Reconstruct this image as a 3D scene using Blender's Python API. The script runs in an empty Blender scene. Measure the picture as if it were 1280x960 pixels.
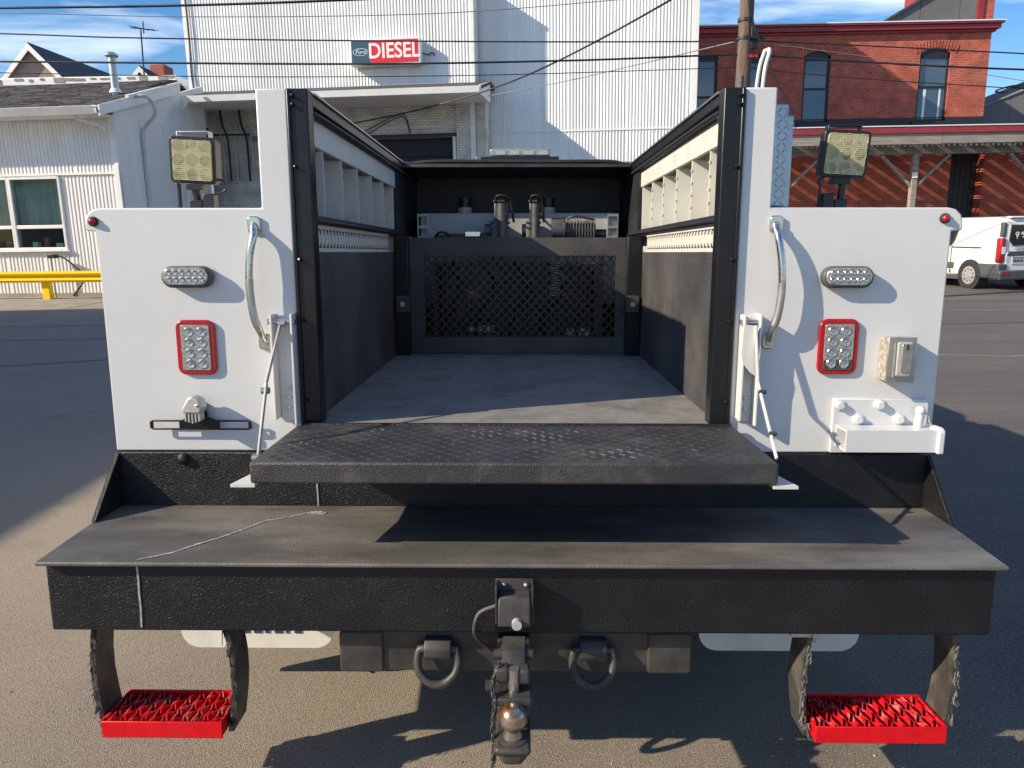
import bpy, bmesh, math, random
from mathutils import Vector, Matrix, noise
R = math.radians
rnd = random.Random(7)
sc = bpy.context.scene
col = sc.collection

# ------------------------------------------------------------------ camera, light, exposure
F = 932.0                                   # focal length in photograph pixels (1280 wide)
CP = Vector((0, -2.11, 1.47))
CL = Matrix.Rotation(.0118, 3, 'Z') @ Matrix.Rotation(math.pi/2 - R(10), 3, 'X')      # in the truck's own frame
RT = Matrix.Rotation(.015, 3, 'Y') @ Matrix.Rotation(-.0262, 3, 'X')                  # the truck sits raked and a little tilted
CW = RT @ CL
cd = bpy.data.cameras.new('camera'); cam = bpy.data.objects.new('camera', cd); col.objects.link(cam)
cd.sensor_width = 36; cd.lens = F/1280*36; cd.clip_end = 3000; cd.clip_start = .05
cam.matrix_world = Matrix.Translation(CP) @ CW.to_4x4()
sc.camera = cam

def ray_pt(u, v, M, ax, val):
    d = M @ Vector(((u-640)/F, -(v-480)/F, -1)); i = 'xyz'.index(ax)
    return CP + d*((val-CP[i])/d[i])
def pt(u, v, ax, val): return ray_pt(u, v, CL, ax, val)      # truck frame
def pw(u, v, ax, val): return ray_pt(u, v, CW, ax, val)      # world

LIGHT = Vector((.310, .118, -.194)).normalized()             # the way sunlight travels
sl = bpy.data.lights.new('sun', 'SUN'); so = bpy.data.objects.new('sun', sl); col.objects.link(so)
sl.energy = 5.0; sl.angle = R(.53); sl.color = (1, .85, .64)
so.rotation_euler = LIGHT.to_track_quat('-Z', 'Y').to_euler()
w = bpy.data.worlds.new('World'); sc.world = w; w.use_nodes = True
nt = w.node_tree; bg = nt.nodes['Background']
sky = nt.nodes.new('ShaderNodeTexSky'); sky.sky_type = 'NISHITA'; sky.sun_disc = False
sky.sun_elevation = math.asin(-LIGHT.z); sky.sun_rotation = math.atan2(-LIGHT.x, -LIGHT.y)
sky.air_density = 1.0; sky.dust_density = .4; sky.ozone_density = 2.4
tc = nt.nodes.new('ShaderNodeTexCoord'); mp = nt.nodes.new('ShaderNodeMapping'); mp.inputs['Scale'].default_value = (1.0, 1.0, 4.5)
mp.inputs['Rotation'].default_value = (0, R(6), 0)
nz = nt.nodes.new('ShaderNodeTexNoise'); nz.inputs['Scale'].default_value = 2.6; nz.inputs['Detail'].default_value = 9; nz.inputs['Roughness'].default_value = .56; nz.inputs['Distortion'].default_value = .5
cr = nt.nodes.new('ShaderNodeValToRGB'); cr.color_ramp.elements[0].position = .52; cr.color_ramp.elements[1].position = .78
cr.color_ramp.elements[1].color = (.85, .85, .85, 1)
mx = nt.nodes.new('ShaderNodeMix'); mx.data_type = 'RGBA'; mx.inputs[7].default_value = (11.0, 11.4, 12.0, 1)
nt.links.new(tc.outputs['Generated'], mp.inputs[0]); nt.links.new(mp.outputs[0], nz.inputs['Vector'])
nt.links.new(nz.outputs[0], cr.inputs[0]); nt.links.new(cr.outputs[0], mx.inputs[0])
hs = nt.nodes.new('ShaderNodeHueSaturation'); hs.inputs['Saturation'].default_value = 1.36; hs.inputs['Hue'].default_value = .506; nt.links.new(sky.outputs[0], hs.inputs['Color']); nt.links.new(hs.outputs[0], mx.inputs[6]); nt.links.new(mx.outputs[2], bg.inputs[0])
bg.inputs[1].default_value = .115
sc.view_settings.view_transform = 'Standard'; sc.view_settings.look = 'None'; sc.view_settings.gamma = 1; sc.view_settings.exposure = .48

# ------------------------------------------------------------------ materials
def mat(name, c, rough=.5, metal=0, var=0, vs=6, bump=0, bs=60, bd=4, dirt=None, da=.5, ds=3, dlo=.45, dhi=.7, coat=0, stretch=(1,1,1), spec=.5, emit=None, alpha=None, rvar=0, random_tint=0):
    m = bpy.data.materials.new(name); m.use_nodes = True; t = m.node_tree; b = t.nodes['Principled BSDF']
    b.inputs['Roughness'].default_value = rough; b.inputs['Metallic'].default_value = metal; b.inputs['Specular IOR Level'].default_value = spec
    b.inputs['Coat Weight'].default_value = coat; b.inputs['Coat Roughness'].default_value = .08
    b.inputs['Base Color'].default_value = (*c, 1)
    N = t.nodes.new; L = t.links.new
    tcn = N('ShaderNodeTexCoord'); mpn = N('ShaderNodeMapping'); mpn.inputs['Scale'].default_value = stretch
    L(tcn.outputs['Object'], mpn.inputs[0])
    cur = None
    if var:
        n = N('ShaderNodeTexNoise'); n.inputs['Scale'].default_value = vs; n.inputs['Detail'].default_value = 6; L(mpn.outputs[0], n.inputs['Vector'])
        r = N('ShaderNodeMapRange'); r.inputs[1].default_value = .3; r.inputs[2].default_value = .7; r.inputs[3].default_value = 1-var; r.inputs[4].default_value = 1+var; L(n.outputs[0], r.inputs[0])
        k = N('ShaderNodeVectorMath'); k.operation = 'SCALE'; k.inputs[0].default_value = c; L(r.outputs[0], k.inputs['Scale']); cur = k.outputs[0]
        if rvar:
            r2 = N('ShaderNodeMapRange'); r2.inputs[1].default_value = .3; r2.inputs[2].default_value = .7; r2.inputs[3].default_value = rough-rvar; r2.inputs[4].default_value = rough+rvar; L(n.outputs[0], r2.inputs[0]); L(r2.outputs[0], b.inputs['Roughness'])
    if dirt:
        n = N('ShaderNodeTexNoise'); n.inputs['Scale'].default_value = ds; n.inputs['Detail'].default_value = 8; n.inputs['Roughness'].default_value = .65; L(mpn.outputs[0], n.inputs['Vector'])
        r = N('ShaderNodeMapRange'); r.inputs[1].default_value = dlo; r.inputs[2].default_value = dhi; r.inputs[3].default_value = 0; r.inputs[4].default_value = da; L(n.outputs[0], r.inputs[0])
        x = N('ShaderNodeMix'); x.data_type = 'RGBA'; x.inputs[6].default_value = (*c, 1); x.inputs[7].default_value = (*dirt, 1); L(r.outputs[0], x.inputs[0])
        if cur: L(cur, x.inputs[6])
        cur = x.outputs[2]
    if random_tint:
        oi = N('ShaderNodeObjectInfo'); r = N('ShaderNodeMapRange'); r.inputs[3].default_value = 1-random_tint; r.inputs[4].default_value = 1+random_tint*.4; L(oi.outputs['Random'], r.inputs[0])
        k = N('ShaderNodeVectorMath'); k.operation = 'SCALE'; k.inputs[0].default_value = c; L(r.outputs[0], k.inputs['Scale'])
        if cur: L(cur, k.inputs[0])
        cur = k.outputs[0]
    if cur: L(cur, b.inputs['Base Color'])
    if bump:
        n = N('ShaderNodeTexNoise'); n.inputs['Scale'].default_value = bs; n.inputs['Detail'].default_value = bd; L(tcn.outputs['Object'], n.inputs['Vector'])
        bn = N('ShaderNodeBump'); bn.inputs['Strength'].default_value = 1; bn.inputs['Distance'].default_value = bump; L(n.outputs[0], bn.inputs['Height']); L(bn.outputs[0], b.inputs['Normal'])
    if emit: b.inputs['Emission Color'].default_value = (*emit[0], 1); b.inputs['Emission Strength'].default_value = emit[1]
    return m

def brick_mat(name, c1, c2, mortar, bw=.215, bh=.075, ms=.01, scale=1, bump=.006, axis='X', dirt=None):
    m = bpy.data.materials.new(name); m.use_nodes = True; t = m.node_tree; b = t.nodes['Principled BSDF']; N = t.nodes.new; L = t.links.new
    b.inputs['Roughness'].default_value = .85
    tcn = N('ShaderNodeTexCoord'); s = N('ShaderNodeSeparateXYZ'); cmb = N('ShaderNodeCombineXYZ'); L(tcn.outputs['Object'], s.inputs[0])
    L(s.outputs[axis], cmb.inputs[0]); L(s.outputs['Z'], cmb.inputs[1])
    br = N('ShaderNodeTexBrick'); L(cmb.outputs[0], br.inputs['Vector']); br.inputs['Scale'].default_value = scale
    br.inputs['Brick Width'].default_value = bw; br.inputs['Row Height'].default_value = bh; br.inputs['Mortar Size'].default_value = ms; br.inputs['Mortar Smooth'].default_value = .2
    br.inputs['Color1'].default_value = (*c1, 1); br.inputs['Color2'].default_value = (*c2, 1); br.inputs['Mortar'].default_value = (*mortar, 1)
    n = N('ShaderNodeTexNoise'); n.inputs['Scale'].default_value = 2.2; n.inputs['Detail'].default_value = 8; L(tcn.outputs['Object'], n.inputs['Vector'])
    r = N('ShaderNodeMapRange'); r.inputs[1].default_value = .3; r.inputs[2].default_value = .7; r.inputs[3].default_value = .72; r.inputs[4].default_value = 1.22; L(n.outputs[0], r.inputs[0])
    k = N('ShaderNodeVectorMath'); k.operation = 'SCALE'; L(br.outputs[0], k.inputs[0]); L(r.outputs[0], k.inputs['Scale']); L(k.outputs[0], b.inputs['Base Color'])
    iv = N('ShaderNodeMath'); iv.operation = 'SUBTRACT'; iv.inputs[0].default_value = 1; L(br.outputs['Fac'], iv.inputs[1])
    n2 = N('ShaderNodeTexNoise'); n2.inputs['Scale'].default_value = 25; L(tcn.outputs['Object'], n2.inputs['Vector'])
    ad = N('ShaderNodeMath'); ad.operation = 'ADD'; L(iv.outputs[0], ad.inputs[0]); L(n2.outputs[0], ad.inputs[1])
    bn = N('ShaderNodeBump'); bn.inputs['Distance'].default_value = bump; L(ad.outputs[0], bn.inputs['Height']); L(bn.outputs[0], b.inputs['Normal'])
    return m

def glass_mat(name, tint, refl=.35):
    m = bpy.data.materials.new(name); m.use_nodes = True; t = m.node_tree; N = t.nodes.new; L = t.links.new
    out = t.nodes['Material Output']; t.nodes.remove(t.nodes['Principled BSDF'])
    g = N('ShaderNodeBsdfGlossy'); g.inputs['Roughness'].default_value = .03; g.inputs['Color'].default_value = (.9, .95, 1, 1)
    tr = N('ShaderNodeBsdfTransparent'); tr.inputs['Color'].default_value = (*tint, 1)
    mxs = N('ShaderNodeMixShader'); fr = N('ShaderNodeFresnel'); fr.inputs[0].default_value = 1.22
    ad = N('ShaderNodeMath'); ad.operation = 'ADD'; ad.inputs[1].default_value = refl; L(fr.outputs[0], ad.inputs[0])
    L(ad.outputs[0], mxs.inputs[0]); L(tr.outputs[0], mxs.inputs[1]); L(g.outputs[0], mxs.inputs[2]); L(mxs.outputs[0], out.inputs[0])
    return m

M = {}
M['white'] = mat('white_truck_paint', (.63, .645, .66), .32, var=.025, vs=1.6, bump=.0004, bs=7, coat=.25, dirt=(.47, .45, .41), da=.22, ds=6, dlo=.5, dhi=.82)
M['white_worn'] = mat('worn_white_paint', (.62, .62, .61), .45, var=.06, vs=8, dirt=(.27, .17, .09), da=.75, ds=13, dlo=.62, dhi=.76, bump=.0006, bs=40)
M['bin'] = mat('aged_white_bin_paint', (.62, .62, .58), .5, var=.06, vs=5, dirt=(.34, .28, .19), da=.6, ds=7, dlo=.55, dhi=.8)
M['liner'] = mat('black_sprayed_liner', (.0085, .009, .011), .36, var=.25, vs=9, bump=.0031, bs=270, bd=2, spec=.40, rvar=.06, dirt=(.05, .047, .044), da=.3, ds=5, dlo=.5, dhi=.85)
M['liner_wall'] = mat('black_liner_wall', (.052, .052, .057), .6, var=.3, vs=5, bump=.003, bs=210, bd=3, dirt=(.17, .155, .145), da=.6, ds=3.2, dlo=.45, dhi=.85)
M['liner_dusty'] = mat('worn_dusty_liner', (.080, .077, .074), .6, var=.35, vs=5, bump=.002, bs=320, bd=2, dirt=(.245, .232, .21), da=.85, ds=3.4, dlo=.42, dhi=.78, stretch=(.7, 1.9, 1))
M['tailgate'] = mat('worn_tailgate_liner', (.036, .037, .041), .46, var=.3, vs=6, bump=.0024, bs=320, bd=2, dirt=(.14, .13, .11), da=.8, ds=6.5, dlo=.5, dhi=.78)
M['tread_worn'] = mat('worn_tread', (.042, .042, .044), .5, dirt=(.30, .29, .27), da=.85, ds=5, dlo=.52, dhi=.68, var=.3, vs=30)
M['floor'] = mat('bed_floor_liner', (.215, .21, .20), .75, var=.12, vs=40, bump=.0014, bs=150, dirt=(.075, .074, .072), da=.8, ds=6, dlo=.46, dhi=.74)
M['black'] = mat('black_paint', (.010, .011, .014), .30, spec=.35, var=.2, vs=9, bump=.0006, bs=30, dirt=(.10, .095, .09), da=.22, ds=16, dlo=.6, dhi=.8)
M['black_rubber'] = mat('black_rubber', (.018, .018, .019), .6, var=.3, vs=20, bump=.0008, bs=80)
M['black_plastic'] = mat('black_plastic', (.012, .012, .014), .38)
M['old_black'] = mat('old_black_steel', (.055, .053, .051), .5, metal=.2, var=.4, vs=14, bump=.0012, bs=55, dirt=(.11, .085, .06), da=.6, ds=18, dlo=.55, dhi=.75)
M['dark'] = mat('dark_steel', (.02, .021, .024), .5, var=.3, vs=8)
M['belt'] = mat('worn_belt_rubber', (.05, .047, .043), .6, var=.35, vs=18, bump=.0014, bs=70, dirt=(.19, .175, .15), da=.7, ds=8, dlo=.45, dhi=.7)
M['fray'] = mat('frayed_belt_fibre', (.15, .14, .125), .8, var=.4, vs=50)
M['chrome'] = mat('brushed_chrome', (.62, .61, .58), .22, metal=1, var=.12, vs=25, stretch=(1,1,.15), bump=.0005, bs=90)
M['zinc'] = mat('zinc_plated_steel', (.50, .50, .47), .34, metal=.9, var=.15, vs=30, bump=.0004, bs=60)
M['gritty'] = mat('gritty_cast_metal', (.46, .43, .37), .6, metal=.4, var=.45, vs=70, bump=.003, bs=130)
M['cast'] = mat('cast_aluminium', (.52, .51, .48), .5, metal=.35, var=.1, vs=40, bump=.0006, bs=150)
M['rust_ball'] = mat('rusty_chrome_ball', (.48, .44, .40), .30, metal=.9, var=.15, vs=30, dirt=(.42, .17, .05), da=.85, ds=16, dlo=.46, dhi=.62)
M['red_lens'] = mat('red_lens', (.36, .008, .016), .22, coat=.5, var=.12, vs=30)
M['clear_lens'] = mat('clear_led_lens', (.36, .36, .355), .2, metal=.4, coat=.7, var=.45, vs=160, bump=.0012, bs=160)
M['smoke_lens'] = mat('smoked_lens', (.09, .085, .085), .12, metal=.3, coat=.7, var=.3, vs=120)
M['led'] = mat('silver_reflector', (.52, .52, .51), .22, metal=.85)
M['amber_lens'] = mat('yellowed_work_light_lens', (.37, .36, .21), .28, coat=.4, var=.16, vs=60, bump=.0008, bs=120)
M['lens_rib'] = mat('yellowed_lens_rib', (.48, .46, .28), .3, coat=.4)
M['step_red'] = mat('red_step_paint', (.66, .004, .012), .42, spec=.3, var=.10, vs=25, rvar=.10, bump=.0005, bs=60, dirt=(.20, .045, .04), da=.7, ds=14, dlo=.56, dhi=.74)
M['step_worn'] = mat('worn_red_step_edge', (.58, .006, .014), .45, dirt=(.50, .30, .27), da=.8, ds=30, dlo=.5, dhi=.68)
M['tread'] = mat('aluminium_tread_plate', (.46, .51, .56), .34, metal=.75, var=.12, vs=10, bump=.0003, bs=70)
M['tank'] = mat('grey_tank_paint', (.40, .42, .42), .5, var=.1, vs=5, dirt=(.2, .18, .15), da=.5, ds=8, dlo=.5, dhi=.8)
M['pump'] = mat('pump_casting', (.10, .10, .105), .45, metal=.3, var=.3, vs=22, bump=.001, bs=60)
M['tyre'] = mat('tyre_rubber', (.02, .02, .021), .75, bump=.0015, bs=50)
M['steel_rim'] = mat('rim_paint', (.6, .6, .6), .4, metal=.6)
M['flap_white'] = mat('white_mud_flap', (.78, .77, .72), .5, var=.05, vs=8, dirt=(.4, .36, .3), da=.4, ds=9, dlo=.5, dhi=.8)
M['drip'] = mat('dried_white_drip', (.36, .36, .345), .6, var=.35, vs=60)
M['navy_print'] = mat('navy_print', (.03, .05, .12), .5)
M['siding'] = mat('white_steel_siding', (.84, .85, .84), .45, var=.05, vs=1.2, stretch=(2.5, 2.5, .25), dirt=(.60, .60, .58), da=.35, ds=1.4, dlo=.5, dhi=.8, random_tint=.15)
M['cream_siding'] = mat('cream_steel_siding', (.83, .83, .815), .5, var=.05, vs=1.5, stretch=(3, 3, .3), dirt=(.55, .50, .43), da=.3, ds=1.8, dlo=.5, dhi=.8, random_tint=.05)
M['trim'] = mat('white_trim', (.80, .81, .80), .4, var=.06, vs=3)
M['gutter'] = mat('gutter_metal', (.52, .54, .55), .4, var=.1, vs=4)
M['shingle'] = mat('asphalt_shingle', (.066, .062, .066), .9, var=.35, vs=7, random_tint=.25, bump=.006, bs=30)
M['white_brick'] = brick_mat('white_painted_brick', (.74, .71, .65), (.68, .65, .59), (.48, .45, .40), bump=.012)
M['brick'] = brick_mat('red_brick', (.60, .115, .062), (.42, .075, .048), (.44, .21, .16), bump=.008)
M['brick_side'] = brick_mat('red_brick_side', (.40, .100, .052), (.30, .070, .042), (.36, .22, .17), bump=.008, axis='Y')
M['maroon'] = mat('maroon_trim_paint', (.30, .035, .045), .45, var=.1, vs=4)
M['navy_trim'] = mat('dark_navy_trim', (.018, .024, .036), .5, var=.15, vs=3)
M['weathered'] = mat('weathered_timber', (.30, .27, .23), .8, var=.25, vs=5, stretch=(.4, 3, 6), dirt=(.12, .10, .08), da=.6, ds=6, dlo=.5, dhi=.75, bump=.004, bs=30)
M['timber_dark'] = mat('grey_timber_beam', (.20, .185, .17), .8, var=.25, vs=4, stretch=(.4, 3, 6))
M['grey_wall'] = mat('grey_render', (.17, .175, .18), .85, var=.1, vs=1.5, random_tint=.1)
M['pole'] = mat('weathered_pole_timber', (.13, .095, .075), .85, var=.35, vs=9, stretch=(3, 3, .25), bump=.01, bs=22)
M['cable'] = mat('black_cable', (.018, .02, .024), .5)
M['cable_grey'] = mat('grey_cable', (.22, .22, .21), .5)
M['yellow'] = mat('yellow_guard_paint', (.86, .56, .006), .45, spec=.3, var=.1, vs=5, dirt=(.25, .16, .03), da=.35, ds=5, dlo=.5, dhi=.8)
M['sign_red'] = mat('sign_red', (.70, .020, .030), .35)
M['sign_blue'] = mat('sign_slate_blue', (.045, .095, .13), .35)
M['sign_white'] = mat('sign_white', (.80, .80, .80), .4)
M['logo_blue'] = mat('logo_blue', (.02, .07, .22), .3)
M['dark_room'] = mat('dark_interior', (.03, .032, .036), .8)
M['garage_door'] = mat('dark_garage_opening', (.022, .020, .026), .7, var=.2, vs=3)
M['curtain'] = mat('sage_curtain', (.42, .49, .43), .8, var=.2, vs=3)
M['glass'] = glass_mat('window_glass', (.88, .93, .91), .0)
M['blue_glass'] = mat('sky_reflecting_glass', (.06, .10, .14), .06, spec=.9, coat=.5, var=.2, vs=1.5)
M['van_white'] = mat('van_white_paint', (.78, .78, .75), .28, coat=.5, var=.02, vs=3)
M['van_grey'] = mat('van_grey_plastic', (.075, .08, .085), .55)
M['van_glass'] = mat('van_tinted_glass', (.012, .016, .022), .07, coat=.4)
M['roof_dark'] = mat('dark_slate_roof', (.07, .07, .078), .8, var=.2, vs=4)
M['gable_brown'] = mat('brown_gable_shingles', (.30, .23, .21), .85, var=.15, vs=8)
M['roof_red'] = mat('red_tile', (.36, .11, .08), .8, var=.15, vs=6)
M['galv'] = mat('galvanised_metal', (.42, .44, .45), .4, metal=.7, var=.12, vs=12)

def asphalt():
    m = bpy.data.materials.new('worn_asphalt'); m.use_nodes = True; t = m.node_tree; b = t.nodes['Principled BSDF']; N = t.nodes.new; L = t.links.new
    tcn = N('ShaderNodeTexCoord')
    def nz(s, d=8, ro=.6, st=None):
        n = N('ShaderNodeTexNoise'); n.inputs['Scale'].default_value = s; n.inputs['Detail'].default_value = d; n.inputs['Roughness'].default_value = ro
        if st:
            q = N('ShaderNodeMapping'); q.inputs['Scale'].default_value = st; L(tcn.outputs['Object'], q.inputs[0]); L(q.outputs[0], n.inputs['Vector'])
        else: L(tcn.outputs['Object'], n.inputs['Vector'])
        return n.outputs[0]
    def mixc(f, a, c2, lo, hi):
        r = N('ShaderNodeMapRange'); r.inputs[1].default_value = lo; r.inputs[2].default_value = hi; L(f, r.inputs[0])
        x = N('ShaderNodeMix'); x.data_type = 'RGBA'; L(r.outputs[0], x.inputs[0])
        if isinstance(a, tuple): x.inputs[6].default_value = (*a, 1)
        else: L(a, x.inputs[6])
        x.inputs[7].default_value = (*c2, 1); return x.outputs[2]
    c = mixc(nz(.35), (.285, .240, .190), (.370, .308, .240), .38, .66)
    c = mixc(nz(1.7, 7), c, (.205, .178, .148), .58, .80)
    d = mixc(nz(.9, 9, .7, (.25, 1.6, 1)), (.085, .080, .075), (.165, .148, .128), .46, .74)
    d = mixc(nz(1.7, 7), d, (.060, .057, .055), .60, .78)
    sp = N('ShaderNodeSeparateXYZ'); L(tcn.outputs['Object'], sp.inputs[0])
    def mth(op, a_, b_):
        q = N('ShaderNodeMath'); q.operation = op
        for i_, z_ in enumerate((a_, b_)):
            if isinstance(z_, (int, float)): q.inputs[i_].default_value = z_
            else: L(z_, q.inputs[i_])
        return q.outputs[0]
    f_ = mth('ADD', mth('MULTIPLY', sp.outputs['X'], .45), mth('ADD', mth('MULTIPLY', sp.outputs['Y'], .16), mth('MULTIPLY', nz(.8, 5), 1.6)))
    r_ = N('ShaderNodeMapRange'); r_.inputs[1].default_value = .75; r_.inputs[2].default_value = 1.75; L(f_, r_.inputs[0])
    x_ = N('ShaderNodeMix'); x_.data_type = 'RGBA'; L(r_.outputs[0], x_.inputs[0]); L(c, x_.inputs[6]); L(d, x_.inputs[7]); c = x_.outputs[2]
    c = mixc(nz(60, 3), c, (.20, .18, .155), .55, .75)
    c = mixc(nz(170, 2), c, (.55, .49, .42), .57, .70)
    c = mixc(nz(230, 2), c, (.05, .047, .044), .55, .66)
    L(c, b.inputs['Base Color']); b.inputs['Roughness'].default_value = .82
    bn = N('ShaderNodeBump'); bn.inputs['Distance'].default_value = .009; L(nz(230, 5), bn.inputs['Height']); L(bn.outputs[0], b.inputs['Normal'])
    return m
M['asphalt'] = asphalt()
M['concrete'] = mat('sandy_concrete', (.30, .27, .225), .85, var=.15, vs=2, dirt=(.17, .15, .13), da=.6, ds=1.2, dlo=.45, dhi=.75, bump=.004, bs=40)
M['seam'] = mat('asphalt_seam', (.035, .034, .034), .7)
M['pale_line'] = mat('faded_line', (.20, .185, .16), .85, var=.3, vs=9)

# ------------------------------------------------------------------ helpers
OFF = {}
class MB:
    def __init__(s): s.v = []; s.f = []
    def add(s, vs, fs):
        o = len(s.v); s.v += [Vector(p) for p in vs]; s.f += [tuple(i+o for i in q) for q in fs]; return s
    def box(s, x0, x1, y0, y1, z0, z1):
        x0, x1 = sorted((x0, x1)); y0, y1 = sorted((y0, y1)); z0, z1 = sorted((z0, z1))
        return s.add([(x0,y0,z0),(x1,y0,z0),(x1,y1,z0),(x0,y1,z0),(x0,y0,z1),(x1,y0,z1),(x1,y1,z1),(x0,y1,z1)],
                     [(0,3,2,1),(4,5,6,7),(0,1,5,4),(1,2,6,5),(2,3,7,6),(3,0,4,7)])
    def beam(s, a, b, wd, th, up=(0,0,1)):          # rectangular bar from a to b
        a, b = Vector(a), Vector(b); d = (b-a).normalized(); up = Vector(up)
        sx = d.cross(up)
        if sx.length < 1e-4: sx = d.cross(Vector((0,1,0)))
        sx.normalize(); uz = sx.cross(d).normalized(); sx *= wd/2; uz *= th/2
        return s.add([a-sx-uz, a+sx-uz, a+sx+uz, a-sx+uz, b-sx-uz, b+sx-uz, b+sx+uz, b-sx+uz],
                     [(0,1,2,3),(7,6,5,4),(0,4,5,1),(1,5,6,2),(2,6,7,3),(3,7,4,0)])
    def prism(s, poly, ax, a0, a1):                 # polygon in the plane across ax
        def P(p, a): return {'x': (a, p[0], p[1]), 'y': (p[0], a, p[1]), 'z': (p[0], p[1], a)}[ax]
        n = len(poly); vs = [P(p, a0) for p in poly] + [P(p, a1) for p in poly]
        ar = sum(poly[i][0]*poly[(i+1) % n][1]-poly[(i+1) % n][0]*poly[i][1] for i in range(n))
        fs = [tuple(range(n)), tuple(range(2*n-1, n-1, -1))] + [((i+1) % n, i, n+i, n+(i+1) % n) for i in range(n)]
        flip = (ar > 0) != (ax == 'y')
        if a1 < a0: flip = not flip
        if flip: fs = [tuple(reversed(q)) for q in fs]
        return s.add(vs, fs)
    def tube(s, path, r, n=10, caps=True, closed=False):
        path = [Vector(p) for p in path]; m = len(path); rs = r if isinstance(r, (list, tuple)) else [r]*m
        vs = []; fs = []; prev = None
        for i, p in enumerate(path):
            if closed: d = path[(i+1) % m]-path[i-1]
            else: d = path[min(i+1, m-1)]-path[max(i-1, 0)]
            d.normalize()
            if prev is None:
                a = d.cross(Vector((0,0,1)))
                if a.length < .1: a = d.cross(Vector((0,1,0)))
            else: a = prev - d*prev.dot(d)
            a.normalize(); prev = a; b2 = d.cross(a)
            vs += [p + (a*math.cos(2*math.pi*k/n)+b2*math.sin(2*math.pi*k/n))*rs[i] for k in range(n)]
        for i in range(m if closed else m-1):
            j = (i+1) % m
            fs += [(i*n+k, i*n+(k+1) % n, j*n+(k+1) % n, j*n+k) for k in range(n)]
        if caps and not closed: fs += [tuple(range(n-1, -1, -1)), tuple((m-1)*n+k for k in range(n))]
        return s.add(vs, fs)
    def cyl(s, a, b, r, r1=None, n=16): return s.tube([a, b], [r, r if r1 is None else r1], n)
    def lathe(s, prof, c, ax='z', n=20):             # prof: (radius, height along ax)
        vs = []; fs = []; m = len(prof); c = Vector(c)
        for r, h in prof:
            for k in range(n):
                a = 2*math.pi*k/n; x, y = r*math.cos(a), r*math.sin(a)
                vs.append(c+Vector({'z': (x, y, h), 'y': (x, h, y), 'x': (h, x, y)}[ax]))
        for i in range(m-1): fs += [(i*n+k, i*n+(k+1) % n, (i+1)*n+(k+1) % n, (i+1)*n+k) for k in range(n)]
        fs += [tuple(range(n-1, -1, -1)), tuple((m-1)*n+k for k in range(n))]
        return s.add(vs, fs)
    def ball(s, c, r, n=14, sq=(1,1,1)):
        m = n//2; c = Vector(c); vs = []; fs = []
        for i in range(m+1):
            t = math.pi*i/m
            for k in range(n):
                a = 2*math.pi*k/n; vs.append(c+Vector((r*sq[0]*math.sin(t)*math.cos(a), r*sq[1]*math.sin(t)*math.sin(a), r*sq[2]*math.cos(t))))
        for i in range(m): fs += [(i*n+k, (i+1)*n+k, (i+1)*n+(k+1) % n, i*n+(k+1) % n) for k in range(n)]
        return s.add(vs, fs)
    def xf(s, mtx, start=0):
        for i in range(start, len(s.v)): s.v[i] = mtx @ s.v[i]
        return s
    def mesh(s, name, off=Vector((0,0,0)), smooth=None):
        me = bpy.data.meshes.new(name); me.from_pydata([tuple(p-off) for p in s.v], [], s.f)
        bm = bmesh.new(); bm.from_mesh(me); bmesh.ops.remove_doubles(bm, verts=bm.verts, dist=1e-6); bmesh.ops.recalc_face_normals(bm, faces=bm.faces); bm.to_mesh(me); bm.free()
        if smooth is not None:
            for p in me.polygons: p.use_smooth = True
            me.set_sharp_from_angle(angle=R(smooth))
        return me
def link(name, me, m=None, parent=None, loc=(0,0,0), rot=None):
    o = bpy.data.objects.new(name, me); col.objects.link(o)
    if m is not None and me is not None and not me.materials: me.materials.append(m)
    if parent is not None: o.parent = parent; OFF[o.name] = OFF.get(parent.name, Vector((0,0,0)))
    o.location = loc
    if rot: o.rotation_euler = rot
    return o
def part(name, mb, m, parent=None, bevel=0, smooth=None, loc=(0,0,0), seg=2, label=None, kind=None):
    off = OFF.get(parent.name, Vector((0,0,0))) if parent is not None else Vector((0,0,0))
    o = link(name, mb.mesh(name, off, smooth), m, parent, loc)
    if bevel:
        bv = o.modifiers.new('b', 'BEVEL'); bv.width = bevel; bv.segments = seg; bv.limit_method = 'ANGLE'; bv.angle_limit = R(35)
        for p in o.data.polygons: p.use_smooth = True
        o.data.set_sharp_from_angle(angle=R(60)) if smooth is None else None
    if label: o['label'] = label
    if kind: o['kind'] = kind
    return o
def thing(name, label, cat, loc=(0,0,0), group=None):
    o = link(name, None, loc=loc); o.empty_display_size = .2; OFF[o.name] = Vector(loc); return tag(o, label, cat, group)
def tag(o, label, cat, group=None, kind=None):
    o['label'] = label; o['category'] = cat
    if group: o['group'] = group
    if kind: o['kind'] = kind
    return o
def text(name, body, size, m, parent, loc, rot=(math.pi/2, 0, 0), ext=.004, shear=0, bold=0, sx=1):
    c = bpy.data.curves.new(name, 'FONT'); c.body = body; c.size = size; c.extrude = ext; c.shear = shear; c.offset = bold
    c.align_x = 'CENTER'; c.align_y = 'CENTER'; c.materials.append(m)
    off = OFF.get(parent.name, Vector((0,0,0)))
    t_ = bpy.data.objects.new('t', c); col.objects.link(t_); me = bpy.data.meshes.new_from_object(t_.evaluated_get(bpy.context.evaluated_depsgraph_get()))
    bpy.data.objects.remove(t_); me.transform(Matrix.Diagonal((sx, 1, 1, 1)))
    if not me.materials: me.materials.append(m)
    return link(name, me, None, parent, Vector(loc)-off, rot)
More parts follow.
